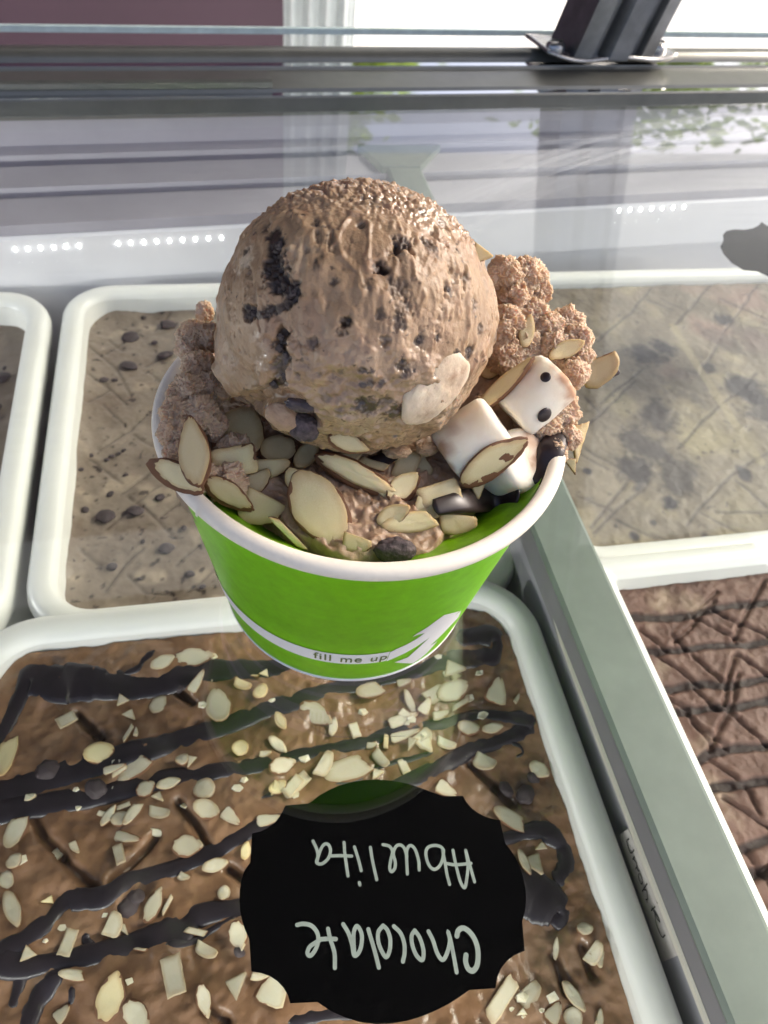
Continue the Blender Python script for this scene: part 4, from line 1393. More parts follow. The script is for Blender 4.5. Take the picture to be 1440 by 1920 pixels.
# seam of the rolled rim
v = []
for k in range(12):
    a = R_(214.0)
    t = k / 11
    aa = R_(250 - 250 * t)
    rr = RT + .0002 + .00203 * math.cos(aa); zz = .0640 + .00203 * math.sin(aa)
    for da in (-.004, .012):
        v.append((rr * math.cos(a + da), rr * math.sin(a + da), zz))
mesh_obj("rim_seam", v, grid_faces(12, 2), MAT["paper"], cup)


def cone_hit(px, py):
    d = ray(px, py).normalized()
    # march to the wall cone
    k = (RT - RB) / .0630
    ox, oy, oz = CAM_C
    A = d.x ** 2 + d.y ** 2 - (k * d.z) ** 2
    r0 = RB + k * oz
    B = 2 * (ox * d.x + oy * d.y - r0 * k * d.z)
    C_ = ox * ox + oy * oy - r0 * r0
    disc = max(0.0, B * B - 4 * A * C_)
    t = (-B - math.sqrt(disc)) / (2 * A)
    p = CAM_C + d * t
    return math.atan2(p.y, p.x), p.z


def on_cone(th, z, off=.00018):
    r = rw(z) + off
    return (r * math.cos(th), r * math.sin(th), z)


def cone_poly(name, px, mat, off=.00018, cuts=3):
    uv = [cone_hit(x, y) for x, y in px]
    dense = []
    for i in range(len(uv)):
        a, b = np.array(uv[i]), np.array(uv[(i + 1) % len(uv)])
        n = max(1, int(np.linalg.norm((b - a) * (.04, 1)) / .0008))
        for k in range(n):
            dense.append(a + (b - a) * k / n)
    bm = bmesh.new()
    vs = [bm.verts.new((u * .04, z, 0)) for u, z in dense]
    es = [bm.edges.new((vs[i], vs[(i + 1) % len(vs)])) for i in range(len(vs))]
    bmesh.ops.triangle_fill(bm, use_beauty=True, edges=es)
    for _ in range(cuts):
        le = [e for e in bm.edges if e.calc_length() > .0022]
        if not le: break
        bmesh.ops.subdivide_edges(bm, edges=le, cuts=1)
        bmesh.ops.triangulate(bm, faces=bm.faces)
    bm.verts.index_update()
    V = [on_cone(v.co.x / .04, v.co.y, off) for v in bm.verts]
    Fc = []
    for q in bm.faces:
        ids = [v.index for v in q.verts]
        a, b, c = (Vector(V[i]) for i in ids[:3])
        nr = (b - a).cross(c - a)
        Fc.append(ids if nr.x * a.x + nr.y * a.y > 0 else ids[::-1])
    bm.free()
    return mesh_obj(name, V, Fc, mat, cup)


# white stripe round the cup
zt = np.mean([cone_hit(665, 1224)[1], cone_hit(540, 1205)[1]]); zb = np.mean([cone_hit(665, 1240.5)[1], cone_hit(540, 1222)[1]])
th1 = cone_hit(728, 1228)[0]
V = []
ths = np.linspace(th1 - 4.6, th1, 240)
for t in ths:
    V += [on_cone(t, zb), on_cone(t, (zb + zt) / 2), on_cone(t, zt)]
mesh_obj("white_stripe", V, grid_faces(240, 3), MAT["print_white"], cup)
z5 = lambda pts: [(560 + x / 3.6, 1120 + y / 3.6) for x, y in pts]
e1, e2 = on_cone(th1, zt), on_cone(th1, zb)


def to_px(P):
    d = Vector(P) - CAM_C
    return 720 + FPX * d.dot(CAM_R) / d.dot(CAM_F), 960 - FPX * d.dot(CAM_U) / d.dot(CAM_F)


cone_poly("stripe_arrow", [to_px(e1)] + z5([(660, 344), (720, 318), (800, 273), (850, 236), (805, 248), (765, 264), (800, 238), (870, 196), (925, 155), (980, 115), (1030, 103), (1082, 88), (1040, 135), (1000, 172), (950, 214), (850, 290), (720, 371), (660, 398)]) + [to_px(e2)], MAT["print_white"])
cone_poly("stripe_arrow", z5([(645, 435), (690, 418), (735, 401), (840, 305), (930, 222), (1045, 128), (1095, 82), (1075, 130), (1010, 200), (950, 262), (885, 322), (935, 291), (870, 365), (820, 408), (770, 441), (700, 440)]), MAT["print_white"])
# lettering on the stripe
fc = bpy.data.curves.new("lettering", 'FONT')
fc.body = "fill me up"
fc.align_x = 'CENTER'
fc.size = 1.0
fc.space_character = 1.12
fc.space_word = 1.15
fc.offset = .008
fo = bpy.data.objects.new("lettering_source", fc)
COL.objects.link(fo)
bpy.context.view_layer.update()
me = bpy.data.meshes.new_from_object(fo.evaluated_get(bpy.context.evaluated_depsgraph_get()))
bpy.data.objects.remove(fo)
tc_, zc_ = cone_hit(659, 1229)
tl, _ = cone_hit(588, 1222)
tr_, _ = cone_hit(728, 1224)
xs = [v.co.x for v in me.vertices]
kx = (tr_ - tl) / (max(xs) - min(xs))
hz = (zt - zb) * .66
V = [on_cone((tl + tr_) / 2 + (v.co.x - (max(xs) + min(xs)) / 2) * kx, (zt + zb) / 2 + (v.co.y - .30) * hz / .72, .00030) for v in me.vertices]
mesh_obj("lettering", V, [tuple(p.vertices) for p in me.polygons], MAT["ink"], cup, smooth=False)
# green inner lining that slopes in under the ice cream, a little crumpled on the right
V = []
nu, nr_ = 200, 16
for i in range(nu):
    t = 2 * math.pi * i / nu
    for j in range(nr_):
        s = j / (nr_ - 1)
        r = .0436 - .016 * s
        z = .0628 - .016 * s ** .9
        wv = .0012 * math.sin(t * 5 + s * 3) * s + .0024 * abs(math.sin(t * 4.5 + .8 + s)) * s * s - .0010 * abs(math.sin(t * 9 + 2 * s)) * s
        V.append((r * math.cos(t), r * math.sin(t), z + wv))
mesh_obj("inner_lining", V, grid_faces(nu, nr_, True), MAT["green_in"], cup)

# ------------------------------------------------------------------ the ice cream in the cup
srv = empty("ice_cream_serving", (0, 0, .046), "chocolate ice cream with one round scoop on top, filling the green cup", "ice cream")


def mass_h(x, y):
    r = np.hypot(x, y)
    h = .0585 + .0085 * np.exp(-(((x + .041) / .012) ** 2 + ((y - .006) / .022) ** 2)) + .0100 * np.exp(-(((x - .040) / .014) ** 2 + ((y - .008) / .022) ** 2)) + .006 * np.exp(-((y - .038) / .014) ** 2)
    front = sstep(.012, -.02, y)
    return h + .0022 * front * sstep(.036, .014, r) - .0030 * front * sstep(.026, .041, r)


nu, nr_ = 420, 110
ths = np.linspace(0, 2 * np.pi, nu, endpoint=False)
Rm = .0452 - .0056 * sstep(-.25, -.85, np.sin(ths)) - .0022 * np.abs(np.sin(ths * 7)) * sstep(-.2, -.8, np.sin(ths))
Rm = Rm - .0050 * np.exp(-((np.degrees(ths) - 222) / 13) ** 2) - .0060 * np.exp(-((np.degrees(ths) - 322) / 22) ** 2)
Rm = Rm + .0012 * fbm(np.column_stack([np.cos(ths) * 4, np.sin(ths) * 4, ths * 0]), 4) * 2
ss = np.linspace(0.02, 1, nr_)
rr = Rm[:, None] * ss[None]
X = (rr * np.cos(ths)[:, None]).ravel(); Y = (rr * np.sin(ths)[:, None]).ravel()
S_ = np.tile(ss, nu)
P3 = np.column_stack([X, Y, np.zeros_like(X)]) * 1000
Z = mass_h(X, Y) + .0022 * fbm(P3 / 6, 4) + .0010 * ridged(P3 / 3.6, 4) - .0006 + .0005 * fbm(P3 / 1.1, 3) - .009 * sstep(.93, 1.0, S_)
tint = np.zeros((len(X), 4))
tint[:, 2] = .35
tint[:, 0] = .8 * sstep(.42, .55, fbm(P3 / 3 + 40, 3))
for px, py, r, k in [(694, 952, 22, .55), (705, 965, 16, .5), (620, 870, 18, .35), (755, 880, 20, .5), (700, 870, 22, .7), (735, 855, 20, .7), (420, 905, 14, .4)]:
    q = at(px, py, .056)
    d = np.hypot(X - q.x, Y - q.y) / (r * .000118)
    tint[:, 0] = np.maximum(tint[:, 0], k * sstep(1.3, .5, d + .8 * fbm(P3 / 2 + px, 3)))
Zs = mass_h(X, Y) + .0006 - .009 * sstep(.93, 1.0, S_)
lower = mesh_obj("lower_ice_cream", np.column_stack([X, Y, Z]), grid_faces(nu, nr_, True)[:], MAT["mass"], srv, tint=tint)
lower.data.flip_normals() if lower.data.polygons[nr_ * 10].normal.z < 0 else None

SCN = at(671, 601, .0872)
SR = .0292
SQ_AX = CAM_U - (SCN - CAM_C).normalized() * CAM_U.dot((SCN - CAM_C).normalized())
SQ_AX.normalize()
SQ = .935                       # the ball is pressed a little flat


def squash(v, k):
    v = np.asarray(v, float)
    a = np.array(SQ_AX)
    return v + (k - 1) * (v @ a)[..., None] * a


def on_s(px, py, rad=SR):
    d0 = np.array(ray(px, py).normalized())
    d = squash(d0, 1 / SQ)
    oc = squash(np.array(CAM_C - SCN), 1 / SQ)
    A_, b_, c_ = d @ d, oc @ d, oc @ oc - rad * rad
    q = b_ * b_ - A_ * c_
    t = (-b_ - math.sqrt(q)) / A_ if q > 0 else -b_ / A_
    p = oc + d * t
    p = p / np.linalg.norm(p) * rad
    return SCN + Vector(squash(p, SQ))


D, Fsc = ico(8)
Ps = D * SR * 1000          # mm, about the scoop's centre
topm = D @ np.array(Vector((.18, .60, .78)).normalized())
lowz = D @ np.array((CAM_C - SCN).normalized() * .50 - CAM_U * .866)


def spot(px, py, r):
    q = squash(np.array(on_s(px, py) - SCN), 1 / SQ) * 1000
    return np.linalg.norm(Ps - q, axis=1) / (r * .000111 * 1000)


def line_spot(pts, r):
    d = np.full(len(Ps), 99.0)
    for (a, b) in zip(pts[:-1], pts[1:]):
        A, B_ = squash(np.array(on_s(*a) - SCN), 1 / SQ) * 1000, squash(np.array(on_s(*b) - SCN), 1 / SQ) * 1000
        u = B_ - A
        t = np.clip(((Ps - A) @ u) / (u @ u), 0, 1)
        d = np.minimum(d, np.linalg.norm(Ps - A - t[:, None] * u, axis=1))
    return d / (r * .111)


n_lo = fbm(Ps / 13, 3)
smooth_l = sstep(1.25, .6, spot(450, 665, 95) + .35 * fbm(Ps / 6 + 3, 2))        # smooth pressed side on the left
melt = sstep(.62, .9, lowz + .12 * fbm(Ps / 7 + 8, 3))                            # melted lower lip
topw = sstep(.50, .80, topm + .10 * fbm(Ps / 8 + 5, 3))
mid = np.clip(1 - smooth_l - .8 * melt - .7 * topw, 0, 1)
Bz = np.array([CAM_R, CAM_U, -CAM_F]).T
Pt = (Ps @ Bz) * np.array((1.0, .42, 1.0))                                        # torn along the pull of the scoop
t1 = fbm(Pt / 1.9 + 11, 5, .6)
t2 = fbm(Pt / .75 + 21, 4, .6)
patch = sstep(.0, .28, fbm((Ps @ Bz) * np.array((1, .6, 1)) / 6.5 + 61, 4))
fold = ridged((Ps @ Bz) * np.array((1.0, .35, 1.0)) / 5.5 + 23, 3)
disp = .80 * n_lo + .45 * fbm(Ps / 6 + 91, 3)
disp += mid * (.55 * sstep(.5, 1.0, fold) - .18) + .5 * mid * fbm(Pt / 3.4 + 37, 3)
disp += mid * patch * (-1.25 * sstep(.10, .46, t1) + .15 * sstep(-.05, -.4, t1))
disp += mid * patch * (-.40 * sstep(.14, .5, t2) + .16 * (ridged(Pt / 1.6, 4) - .5))
disp += mid * (1 - patch) * (.10 * fbm(Pt / 1.2 + 5, 3) - .30 * sstep(.36, .5, t2))
wl = .62 - worley(Ps / 1.7 + .5 * np.column_stack([t1, t2, t1]), 2)
disp += topw * (1.15 * wl + .65 * (.62 - worley(Ps / .8, 5)) + .35 * fbm(Ps / 1.2 + 3, 3))
disp += melt * (1.1 * fbm(Ps / 5.5 + 2, 3) + .55 * (ridged(Ps / 4.2 + 9, 3) - .5) + .10 * (.62 - worley(Ps / 1.3, 4)))
flange = sstep(.70, .86, lowz + .10 * fbm(Ps / 5 + 18, 3)) * sstep(.985, .90, lowz)
disp += .55 * flange + 1.0 * sstep(.80, .95, lowz) * fbm(Ps / 2.4 + 77, 4)
disp += smooth_l * (.22 * fbm(Ps / 5 + 9, 3) - .35 * sstep(.22, .45, fbm(Pt / .8 + 6, 2)))
disp += (.04 + .09 * patch) * fbm(Ps / .5 + 31, 3)
tint = np.zeros((len(Ps), 4))
wob = 1.0 * fbm(Ps / 1.5 + 14, 4) + .35 * fbm(Ps / .5 + 44, 2)
for px, py, r, k, dp in [(520, 457, 16, .95, .4), (516, 492, 24, .9, .9), (520, 520, 26, .95, .8), (546, 545, 20, .95, .6), (470, 585, 17, .9, .9), (505, 585, 13, .8, .8), (535, 575, 9, .8, .8), (626, 528, 7, .7, .4), (692, 532, 13, .45, .3), (712, 590, 9, .6, .5), (648, 602, 10, .75, 1.6), (640, 622, 10, .3, 1.0), (585, 642, 11, .6, .8), (639, 698, 6, .5, .3), (592, 417, 9, .6, .4), (676, 420, 7, .5, .5),
                         (751, 457, 17, .85, .9), (712, 500, 12, .8, 1.4), (722, 506, 8, .8, 1.4), (810, 465, 15, .7, -.5), (800, 455, 10, .8, .8), (745, 540, 20, .6, .5), (755, 575, 16, .5, .4), (845, 545, 9, .7, .5), (748, 604, 15, .75, .5), (789, 639, 9, .7, .4), (821, 634, 9, .7, .4), (892, 570, 12, .6, .4), (901, 616, 10, .6, .4), (857, 664, 9, .85, -.2), (880, 662, 14, .85, .3), (754, 684, 12, .7, .9), (760, 700, 7, .6, .6), (739, 771, 22, .8, .3), (724, 752, 12, .7, .3), (686, 760, 22, .85, .3), (640, 770, 12, .5, .3), (610, 745, 10, .5, .3), (672, 752, 9, .7, .3), (742, 817, 5, .9, .4), (679, 691, 6, .85, .3), (695, 715, 7, .85, -.3), (717, 717, 7, .85, -.3), (680, 720, 6, .8, .3), (936, 628, 13, .8, -.3), (850, 690, 20, .5, .4), (575, 470, 6, .3, .4), (460, 470, 8, .6, .8), (500, 420, 10, .5, .6), (720, 640, 10, .4, .8), (815, 700, 9, .4, .8), (600, 700, 6, .5, .5), (560, 700, 5, .5, .5), (870, 520, 10, .5, .4), (790, 400, 10, .6, .3), (830, 420, 14, .5, .3), (700, 372, 8, .5, .3), (760, 372, 8, .5, .3)]:
    d = spot(px, py, r) + wob
    m_ = sstep(1.25, .65, d)
    tint[:, 0] = np.maximum(tint[:, 0], k * m_)  # chocolate patches; a deep pit gets its shade painted the same way
    disp -= .6 * dp * m_ * (.6 + .8 * (t2 > 0))
crack = line_spot([(527, 628), (520, 650), (533, 668), (520, 690), (530, 712), (510, 728)], 13) + wob * .8
cm = sstep(1.2, .5, crack)
disp -= 1.5 * cm
tint[:, 0] = np.maximum(tint[:, 0], .75 * cm)  # crack tinted darker as well as cut in
nc = line_spot([(462, 760), (500, 745), (545, 752), (575, 785)], 24) + .35 * wob       # notch in the lower lip
disp -= 3.2 * sstep(1.3, .5, nc)
bulge = sstep(1.5, .2, spot(428, 705, 75))
disp += 2.3 * bulge
streak = line_spot([(512, 440), (514, 480), (508, 505), (522, 528), (546, 548)], 17) + .75 * wob
sm_ = sstep(1.25, .6, streak)
tint[:, 0] = np.maximum(tint[:, 0], .95 * sm_)
disp -= .35 * sm_
streak = line_spot([(466, 580), (490, 592), (520, 580), (540, 566)], 9) + .6 * wob
tint[:, 0] = np.maximum(tint[:, 0], .85 * sstep(1.25, .6, streak))
lipn = line_spot([(400, 700), (420, 740), (455, 758)], 16)
disp += .9 * sstep(1.4, .4, lipn)
tint[:, 0] = np.maximum(tint[:, 0], .85 * sstep(.26, .38, fbm(Ps / 1.5 + 51, 4)) * (.25 + .75 * sstep(-.2, .3, fbm(Ps / 7 + 33, 2))))
smear = sstep(.30, .48, fbm((Ps @ Bz) * np.array((1.0, .45, 1.0)) / 4.2 + 57, 4)) * sstep(-.1, .3, fbm(Ps / 9 + 5, 2))
tint[:, 0] = np.maximum(tint[:, 0], .75 * smear)
tint[:, 3] = .30 * sstep(.0, .4, fbm(Ps / 10 + 15, 3))
for px, py, r, k in [(458, 484, 24, .8), (450, 500, 14, .7), (440, 690, 50, .25), (560, 470, 22, .35), (690, 780, 60, .22), (470, 720, 40, .25), (560, 500, 16, .3), (860, 470, 20, .35)]:
    tint[:, 1] = np.maximum(tint[:, 1], k * sstep(1.3, .4, spot(px, py, r) + wob))
tint[:, 2] = np.clip(.95 * topw + .75 * melt + .25 * sstep(0, .5, fbm(Ps / 4 + 71, 3)), 0, 1)
tint[:, 1] *= (1 - tint[:, 0])
Vs = squash(D * (SR + disp[:, None] * .001), SQ)
scoop = mesh_obj("scoop", Vs + np.array(SCN), Fsc, MAT["scoop"], srv, tint=tint)


def bvh_np(V, Fc):
    return BVHTree.FromPolygons([tuple(v) for v in V], Fc)


Dl, Fl = ico(6)
BVS = bvh_np(squash(Dl * (SR + .0003), SQ) + np.array(SCN), Fl)
BVS_LIST = [BVS, bvh_np(np.column_stack([X, Y, Zs]), grid_faces(nu, nr_, True))]


def hit(px, py):
    best = None
    d = ray(px, py).normalized()
    for b in BVS_LIST:
        h = b.ray_cast(CAM_C, d)
        if h[0] is not None and (best is None or h[3] < best[2]):
            best = (h[0], h[1] if h[1].dot(d) < 0 else -h[1], h[3])
    if best is None:
        p = at(px, py, .062)
        best = (p, -d, (p - CAM_C).length)
    return best


def mm_px(p):
    return (p - CAM_C).dot(CAM_F) / FPX


# chips pressed into the scoop: small angular shards
SHARD = []
for k in range(6):
    v_, f_ = ico(2)
    rg = np.random.default_rng(60 + k)
    v_ = v_ * (1 + .55 * fbm(v_ * 1.4 + k * 3.7, 2))[:, None] * np.array((1, .75, .6)) + rg.normal(size=v_.shape) * .07
    o = mesh_obj("chocolate_chip", v_, f_, MAT["chip_wet"], smooth=False)
    SHARD.append(o.data)
    bpy.data.objects.remove(o)
for px, py, r in [(695, 714, 7), (717, 717, 7), (679, 692, 6), (857, 664, 9), (882, 660, 12), (742, 817, 5), (522, 632, 9), (520, 655, 10), (533, 668, 8), (531, 710, 10), (508, 724, 11), (938, 640, 10), (880, 560, 5), (901, 616, 8), (748, 604, 12), (845, 545, 7), (789, 640, 7), (822, 634, 7), (751, 455, 10), (520, 457, 12), (686, 762, 11), (739, 772, 11), (676, 738, 5), (592, 417, 6), (470, 588, 12), (545, 550, 10), (802, 462, 9)]:
    p = on_s(px, py)
    nn = (p - SCN).normalized()
    o = chip(scoop, p - nn * .0007, r * mm_px(p) * .95, sq=.75)
    o.data = random.choice(SHARD)
    o.rotation_euler = (nn.to_track_quat('Z', 'Y') @ Matrix.Rotation(random.uniform(0, 6), 3, 'Z').to_quaternion()).to_euler()
# pale marshmallow sunk in the scoop's lower right
mm = icecream_material("stained_marshmallow", (.64, .51, .37), (.33, .20, .13), (.76, .65, .50), 150, 700, rough=.55, sss=.4, bump_s=.4)
v, f = blob_mesh(77, (.0086, .0062, .0024), 5, .20, 1.3)
p = on_s(823, 735)
nn = (p - SCN).normalized()
ex = (CAM_R * .62 + CAM_U * .78); ex = (ex - nn * ex.dot(nn)).normalized()
ey = nn.cross(ex)
Mx = np.array([ex, ey, nn])
mesh_obj("marshmallow", v @ Mx + np.array(p - nn * .0013), f, mm, scoop)


# crumbly torn ice cream left and right of the scoop
def crumb(px, py, z, rpx, seed, sq=(1, 1, 1), fr=1.0, amp=1.0, sub=6):
    p = at(px, py, z)
    r = rpx * mm_px(p)
    v, f = ico(sub)
    P = v * r * 1000
    W3 = P + .8 * np.column_stack([fbm(P / 1.9 + seed, 2), fbm(P / 1.9 + seed + 40, 2), fbm(P / 1.9 + seed + 80, 2)])
    d = 1 + amp * (.22 * fbm(v * 1.7 + seed * 5.1, 4) +   .46 * (ridged(W3 / (3.8 * fr) + seed, 5) - .45) + .13 * (.62 - worley(W3 / (1.25 * fr), seed)) * (1 + fbm(P / 3, 2)) + .08 * (.62 - worley(W3 / (.55 * fr), seed + 3)) + .10 * (ridged(P / 1.1 + seed, 3) - .5) + .17 * fbm(P / .5, 3))
    V = v * d[:, None] * r * np.array(sq) + np.array(p)
    t = np.zeros((len(V), 4))
    t[:, 0] = .35 * sstep(.3, .5, fbm(P / 2 + seed, 3))
    o = mesh_obj("crumbly_ice_cream", V, f, MAT["crumb"], srv, tint=t)
    vc, fc_ = ico(3)
    BVS_LIST.append(bvh_np(vc * r * 1.04 * np.array(sq) + np.array(p), fc_))
    return o


for a in [(384, 585, .0735, 17, 1, (1, 1, 1.2)), (362, 628, .0730, 28, 2), (392, 632, .0725, 26, 3), (350, 655, .0715, 20, 4), (375, 690, .0705, 30, 5), (395, 730, .0690, 30, 6), (352, 738, .0700, 33, 7), (330, 770, .0690, 28, 8), (372, 775, .0680, 34, 9), (318, 810, .0680, 24, 10), (345, 815, .0670, 32, 11), (400, 800, .0660, 25, 12), (330, 850, .0665, 22, 13), (372, 890, .0640, 34, 14), (425, 905, .0610, 36, 15), (440, 850, .0620, 34, 16)]:
    crumb(*a)
for a in [(948, 512, .0860, 30, 21), (985, 520, .0840, 34, 22), (1010, 545, .0820, 24, 23), (960, 560, .0810, 34, 24), (945, 610, .0780, 36, 25), (990, 590, .0780, 34, 26), (1022, 620, .0760, 34, 27), (1062, 610, .0765, 30, 28), (1080, 640, .0760, 28, 29), (1040, 655, .0745, 32, 30), (985, 650, .0740, 34, 31), (950, 665, .0730, 34, 32), (1092, 668, .0745, 20, 33), (1075, 700, .0730, 26, 34), (1050, 770, .0680, 32, 35), (1065, 820, .0650, 22, 36), (1010, 800, .0650, 40, 37), (1035, 850, .0635, 26, 38)]:
    crumb(*a, fr=1.25)


for a in [(468, 742, .0705, 15, 51, (1.3, 1, .7)), (420, 735, .0710, 16, 52), (598, 806, .0660, 13, 53, (1.5, 1, .7)), (640, 822, .0655, 14, 54, (1.5, 1, .7)), (690, 838, .0650, 15, 55, (1.6, 1, .6)), (745, 846, .0650, 16, 56, (1.5, 1, .6)), (800, 842, .0655, 15, 57, (1.4, 1, .7)), (905, 752, .0700, 14, 58), (410, 690, .0740, 12, 59)]:
    crumb(*a, fr=1.6, amp=.8).data.materials[0] = MAT["scoop"]


# ------------------------------------------------------------------ toppings, each a thing of its own
def frame_from(nn, ang):
    """axes of a piece whose long side points at angle ang in the photograph's plane and whose face looks along nn"""
    ex = CAM_R * math.cos(R_(ang)) + CAM_U * math.sin(R_(ang))
    ex = (ex - nn * ex.dot(nn)).normalized()
    return ex, nn.cross(ex).normalized(), nn


def marshmallow(px, py, z, L, Dm, ang, tilt, seed, label, smear=None):
    p = at(px, py, z)
    k = mm_px(p)
    hl, rad = L * k / 2, Dm * k / 2
    prof = []
    rc = rad * .24
    prof += [(1e-5, -hl * 1.0)] + [(rad * t, -hl * (1 + .02 * (1 - t))) for t in (.25, .5)] + arc(rad - rc, -hl + rc, rc, -90, 0, 8) + [(rad * 1.015, q) for q in np.linspace(-hl + rc, hl - rc, 10)[1:-1]] + arc(rad - rc, hl - rc, rc, 0, 90, 8) + [(rad * t, hl * (1 + .02 * (1 - t))) for t in (.5, .25)] + [(1e-5, hl)]
    V, Fc = lathe(prof, 56)
    V = np.array(V)
    d = 1 + .10 * fbm(V * 130 + seed * 3, 3) + .016 * fbm(V * 700 + seed, 3)
    V = V * d[:, None]
    ax_ = (CAM_R * math.cos(R_(ang)) + CAM_U * math.sin(R_(ang))) * math.cos(R_(tilt)) - CAM_F * math.sin(R_(tilt))
    q = ax_.to_track_quat('Z', 'Y')
    Mq = np.array(q.to_matrix())
    W = V @ Mq.T + np.array(p)
    t = empty("marshmallow", p, label, "marshmallow", "mini marshmallows in the cup")
    tn = np.zeros((len(W), 4))
    if smear:
        for sx, sy, sr, kk in smear:
            c = np.array(ray(sx, sy).normalized())
            w_ = W - np.array(CAM_C)
            along = w_ @ c
            dd = np.linalg.norm(w_ - along[:, None] * c, axis=1) / (sr * k)
            tn[:, 3] = np.maximum(tn[:, 3], kk * sstep(1.3, .5, dd + .5 * fbm(W * 500 + seed, 4)))
    o = mesh_obj("marshmallow_body", W, Fc, MAT["marsh_t"], t, tint=tn)
    BVS_LIST.append(bvh_np(W, Fc))
    return t


def marsh_tinted():
    m, n, b, o = mat_new("marshmallow_smeared")
    at_ = nd(n, "ShaderNodeAttribute"); at_.attribute_name = "tint"
    f = noise_tex(n, 300, 5, .6)
    c = ramp(n, f, [(.3, (.86, .79, .64)), (.7, (.91, .85, .72))])
    n.links.new(mixc(n, at_.outputs["Alpha"], c, (.42, .25, .16)), b.inputs["Base Color"])
    b.inputs["Roughness"].default_value = .92
    b.inputs["Specular IOR Level"].default_value = .15
    b.inputs["Subsurface Weight"].default_value = .5
    b.inputs["Subsurface Radius"].default_value = (.006, .005, .004)
    b.inputs["Subsurface Scale"].default_value = 1.0
    bump(n, b, noise_tex(n, 900, 6, .7), .3, .0003)
    return m


MAT["marsh_t"] = marsh_tinted()


def drop(parent, px, py, r, mat, sq=.35, name="chocolate_drop"):
    h = hit(px, py)
    k = mm_px(h[0])
    o = bpy.data.objects.new(name, CHIP_ME[0] if name != "chocolate_drop" else DROP_ME)
    o.data.materials.clear() if False else None
    COL.objects.link(o)
    o.parent = parent
    o.matrix_parent_inverse = parent_inv(parent)
    o.location = h[0]
    o.rotation_euler = h[1].to_track_quat('Z', 'Y').to_euler()
    o.scale = (r * k, r * k, r * k * sq)
    return o


v, f = ico(4)
o = mesh_obj("chocolate_drop", v, f, MAT["sauce"]); DROP_ME = o.data; bpy.data.objects.remove(o)
m3 = marshmallow(958, 872, .0605, 95, 120, 20, 55, 3, "half hidden marshmallow below the brown edged flake, dark sauce beside it", [(1020, 860, 30, .9), (1000, 820, 26, .8)])
m2 = marshmallow(888, 826, .0665, 118, 118, 38, 12, 2, "middle marshmallow, plain white, touching the lower right of the scoop", [(822, 850, 26, .9), (835, 882, 20, .8), (850, 805, 14, .5), (870, 890, 14, .4)])
m1 = marshmallow(1004, 741, .0725, 118, 112, 42, 8, 1, "upper marshmallow with two dark chocolate spots on its side", [(1066, 702, 22, .95), (1078, 735, 20, .95), (1045, 680, 14, .7), (1070, 765, 14, .6), (985, 690, 12, .4)])
drop(m1, 1023, 707, 10, MAT["sauce"])
d2 = drop(m1, 1021, 778, 15, MAT["sauce"])


def sauce(pts, wpx, name="chocolate_sauce", lift=.0):
    V, Fc = [], []
    P2 = spline(pts, 6)
    W = np.interp(np.linspace(0, len(wpx) - 1, len(P2)), np.arange(len(wpx)), wpx)
    H = []
    for x, y in P2:
        h = hit(x, y)
        H.append([h[0] - ray(x, y).normalized() * lift, h[1]])
    Q = np.array([h[0][:] for h in H])
    for _ in range(25):
        Q[1:-1] = (Q[:-2] + Q[1:-1] * 2 + Q[2:]) / 4
    seg = 11
    for i in range(len(P2)):
        t = Vector(Q[min(i + 1, len(Q) - 1)] - Q[max(i - 1, 0)]).normalized()
        vd = (CAM_C - Vector(Q[i])).normalized()
        nn = (Vector((0, 0, .5)) + vd).normalized()
        s = nn.cross(t).normalized()
        r = W[i] * mm_px(Vector(Q[i])) * .5 * (1 + .06 * math.sin(i * .45 + pts[0][0]))
        if i in (0, len(P2) - 1): r *= .3
        for k in range(seg):
            a = math.pi * k / (seg - 1)
            V.append(Vector(Q[i]) + s * (r * math.cos(a)) + nn * (min(r * .5, .0016) * math.sin(a) ** .7 - .0004))
    Fc = grid_faces(len(P2), seg) + [tuple(range(seg)), tuple(reversed(range((len(P2) - 1) * seg, len(P2) * seg)))]
    o = mesh_obj(name, V, Fc, MAT["sauce"], srv)
    BVS_LIST.append(bvh_np(V, Fc))
    return o


sauce([(812, 952), (840, 945), (875, 938), (910, 935), (945, 938), (975, 925)], [30, 40, 48, 50, 46, 34], lift=.0030)
sauce([(1052, 800), (1042, 825), (1030, 850), (1018, 880), (1000, 905)], [40, 50, 50, 44, 26])
sauce([(690, 868), (720, 862), (750, 850)], [20, 26, 18])

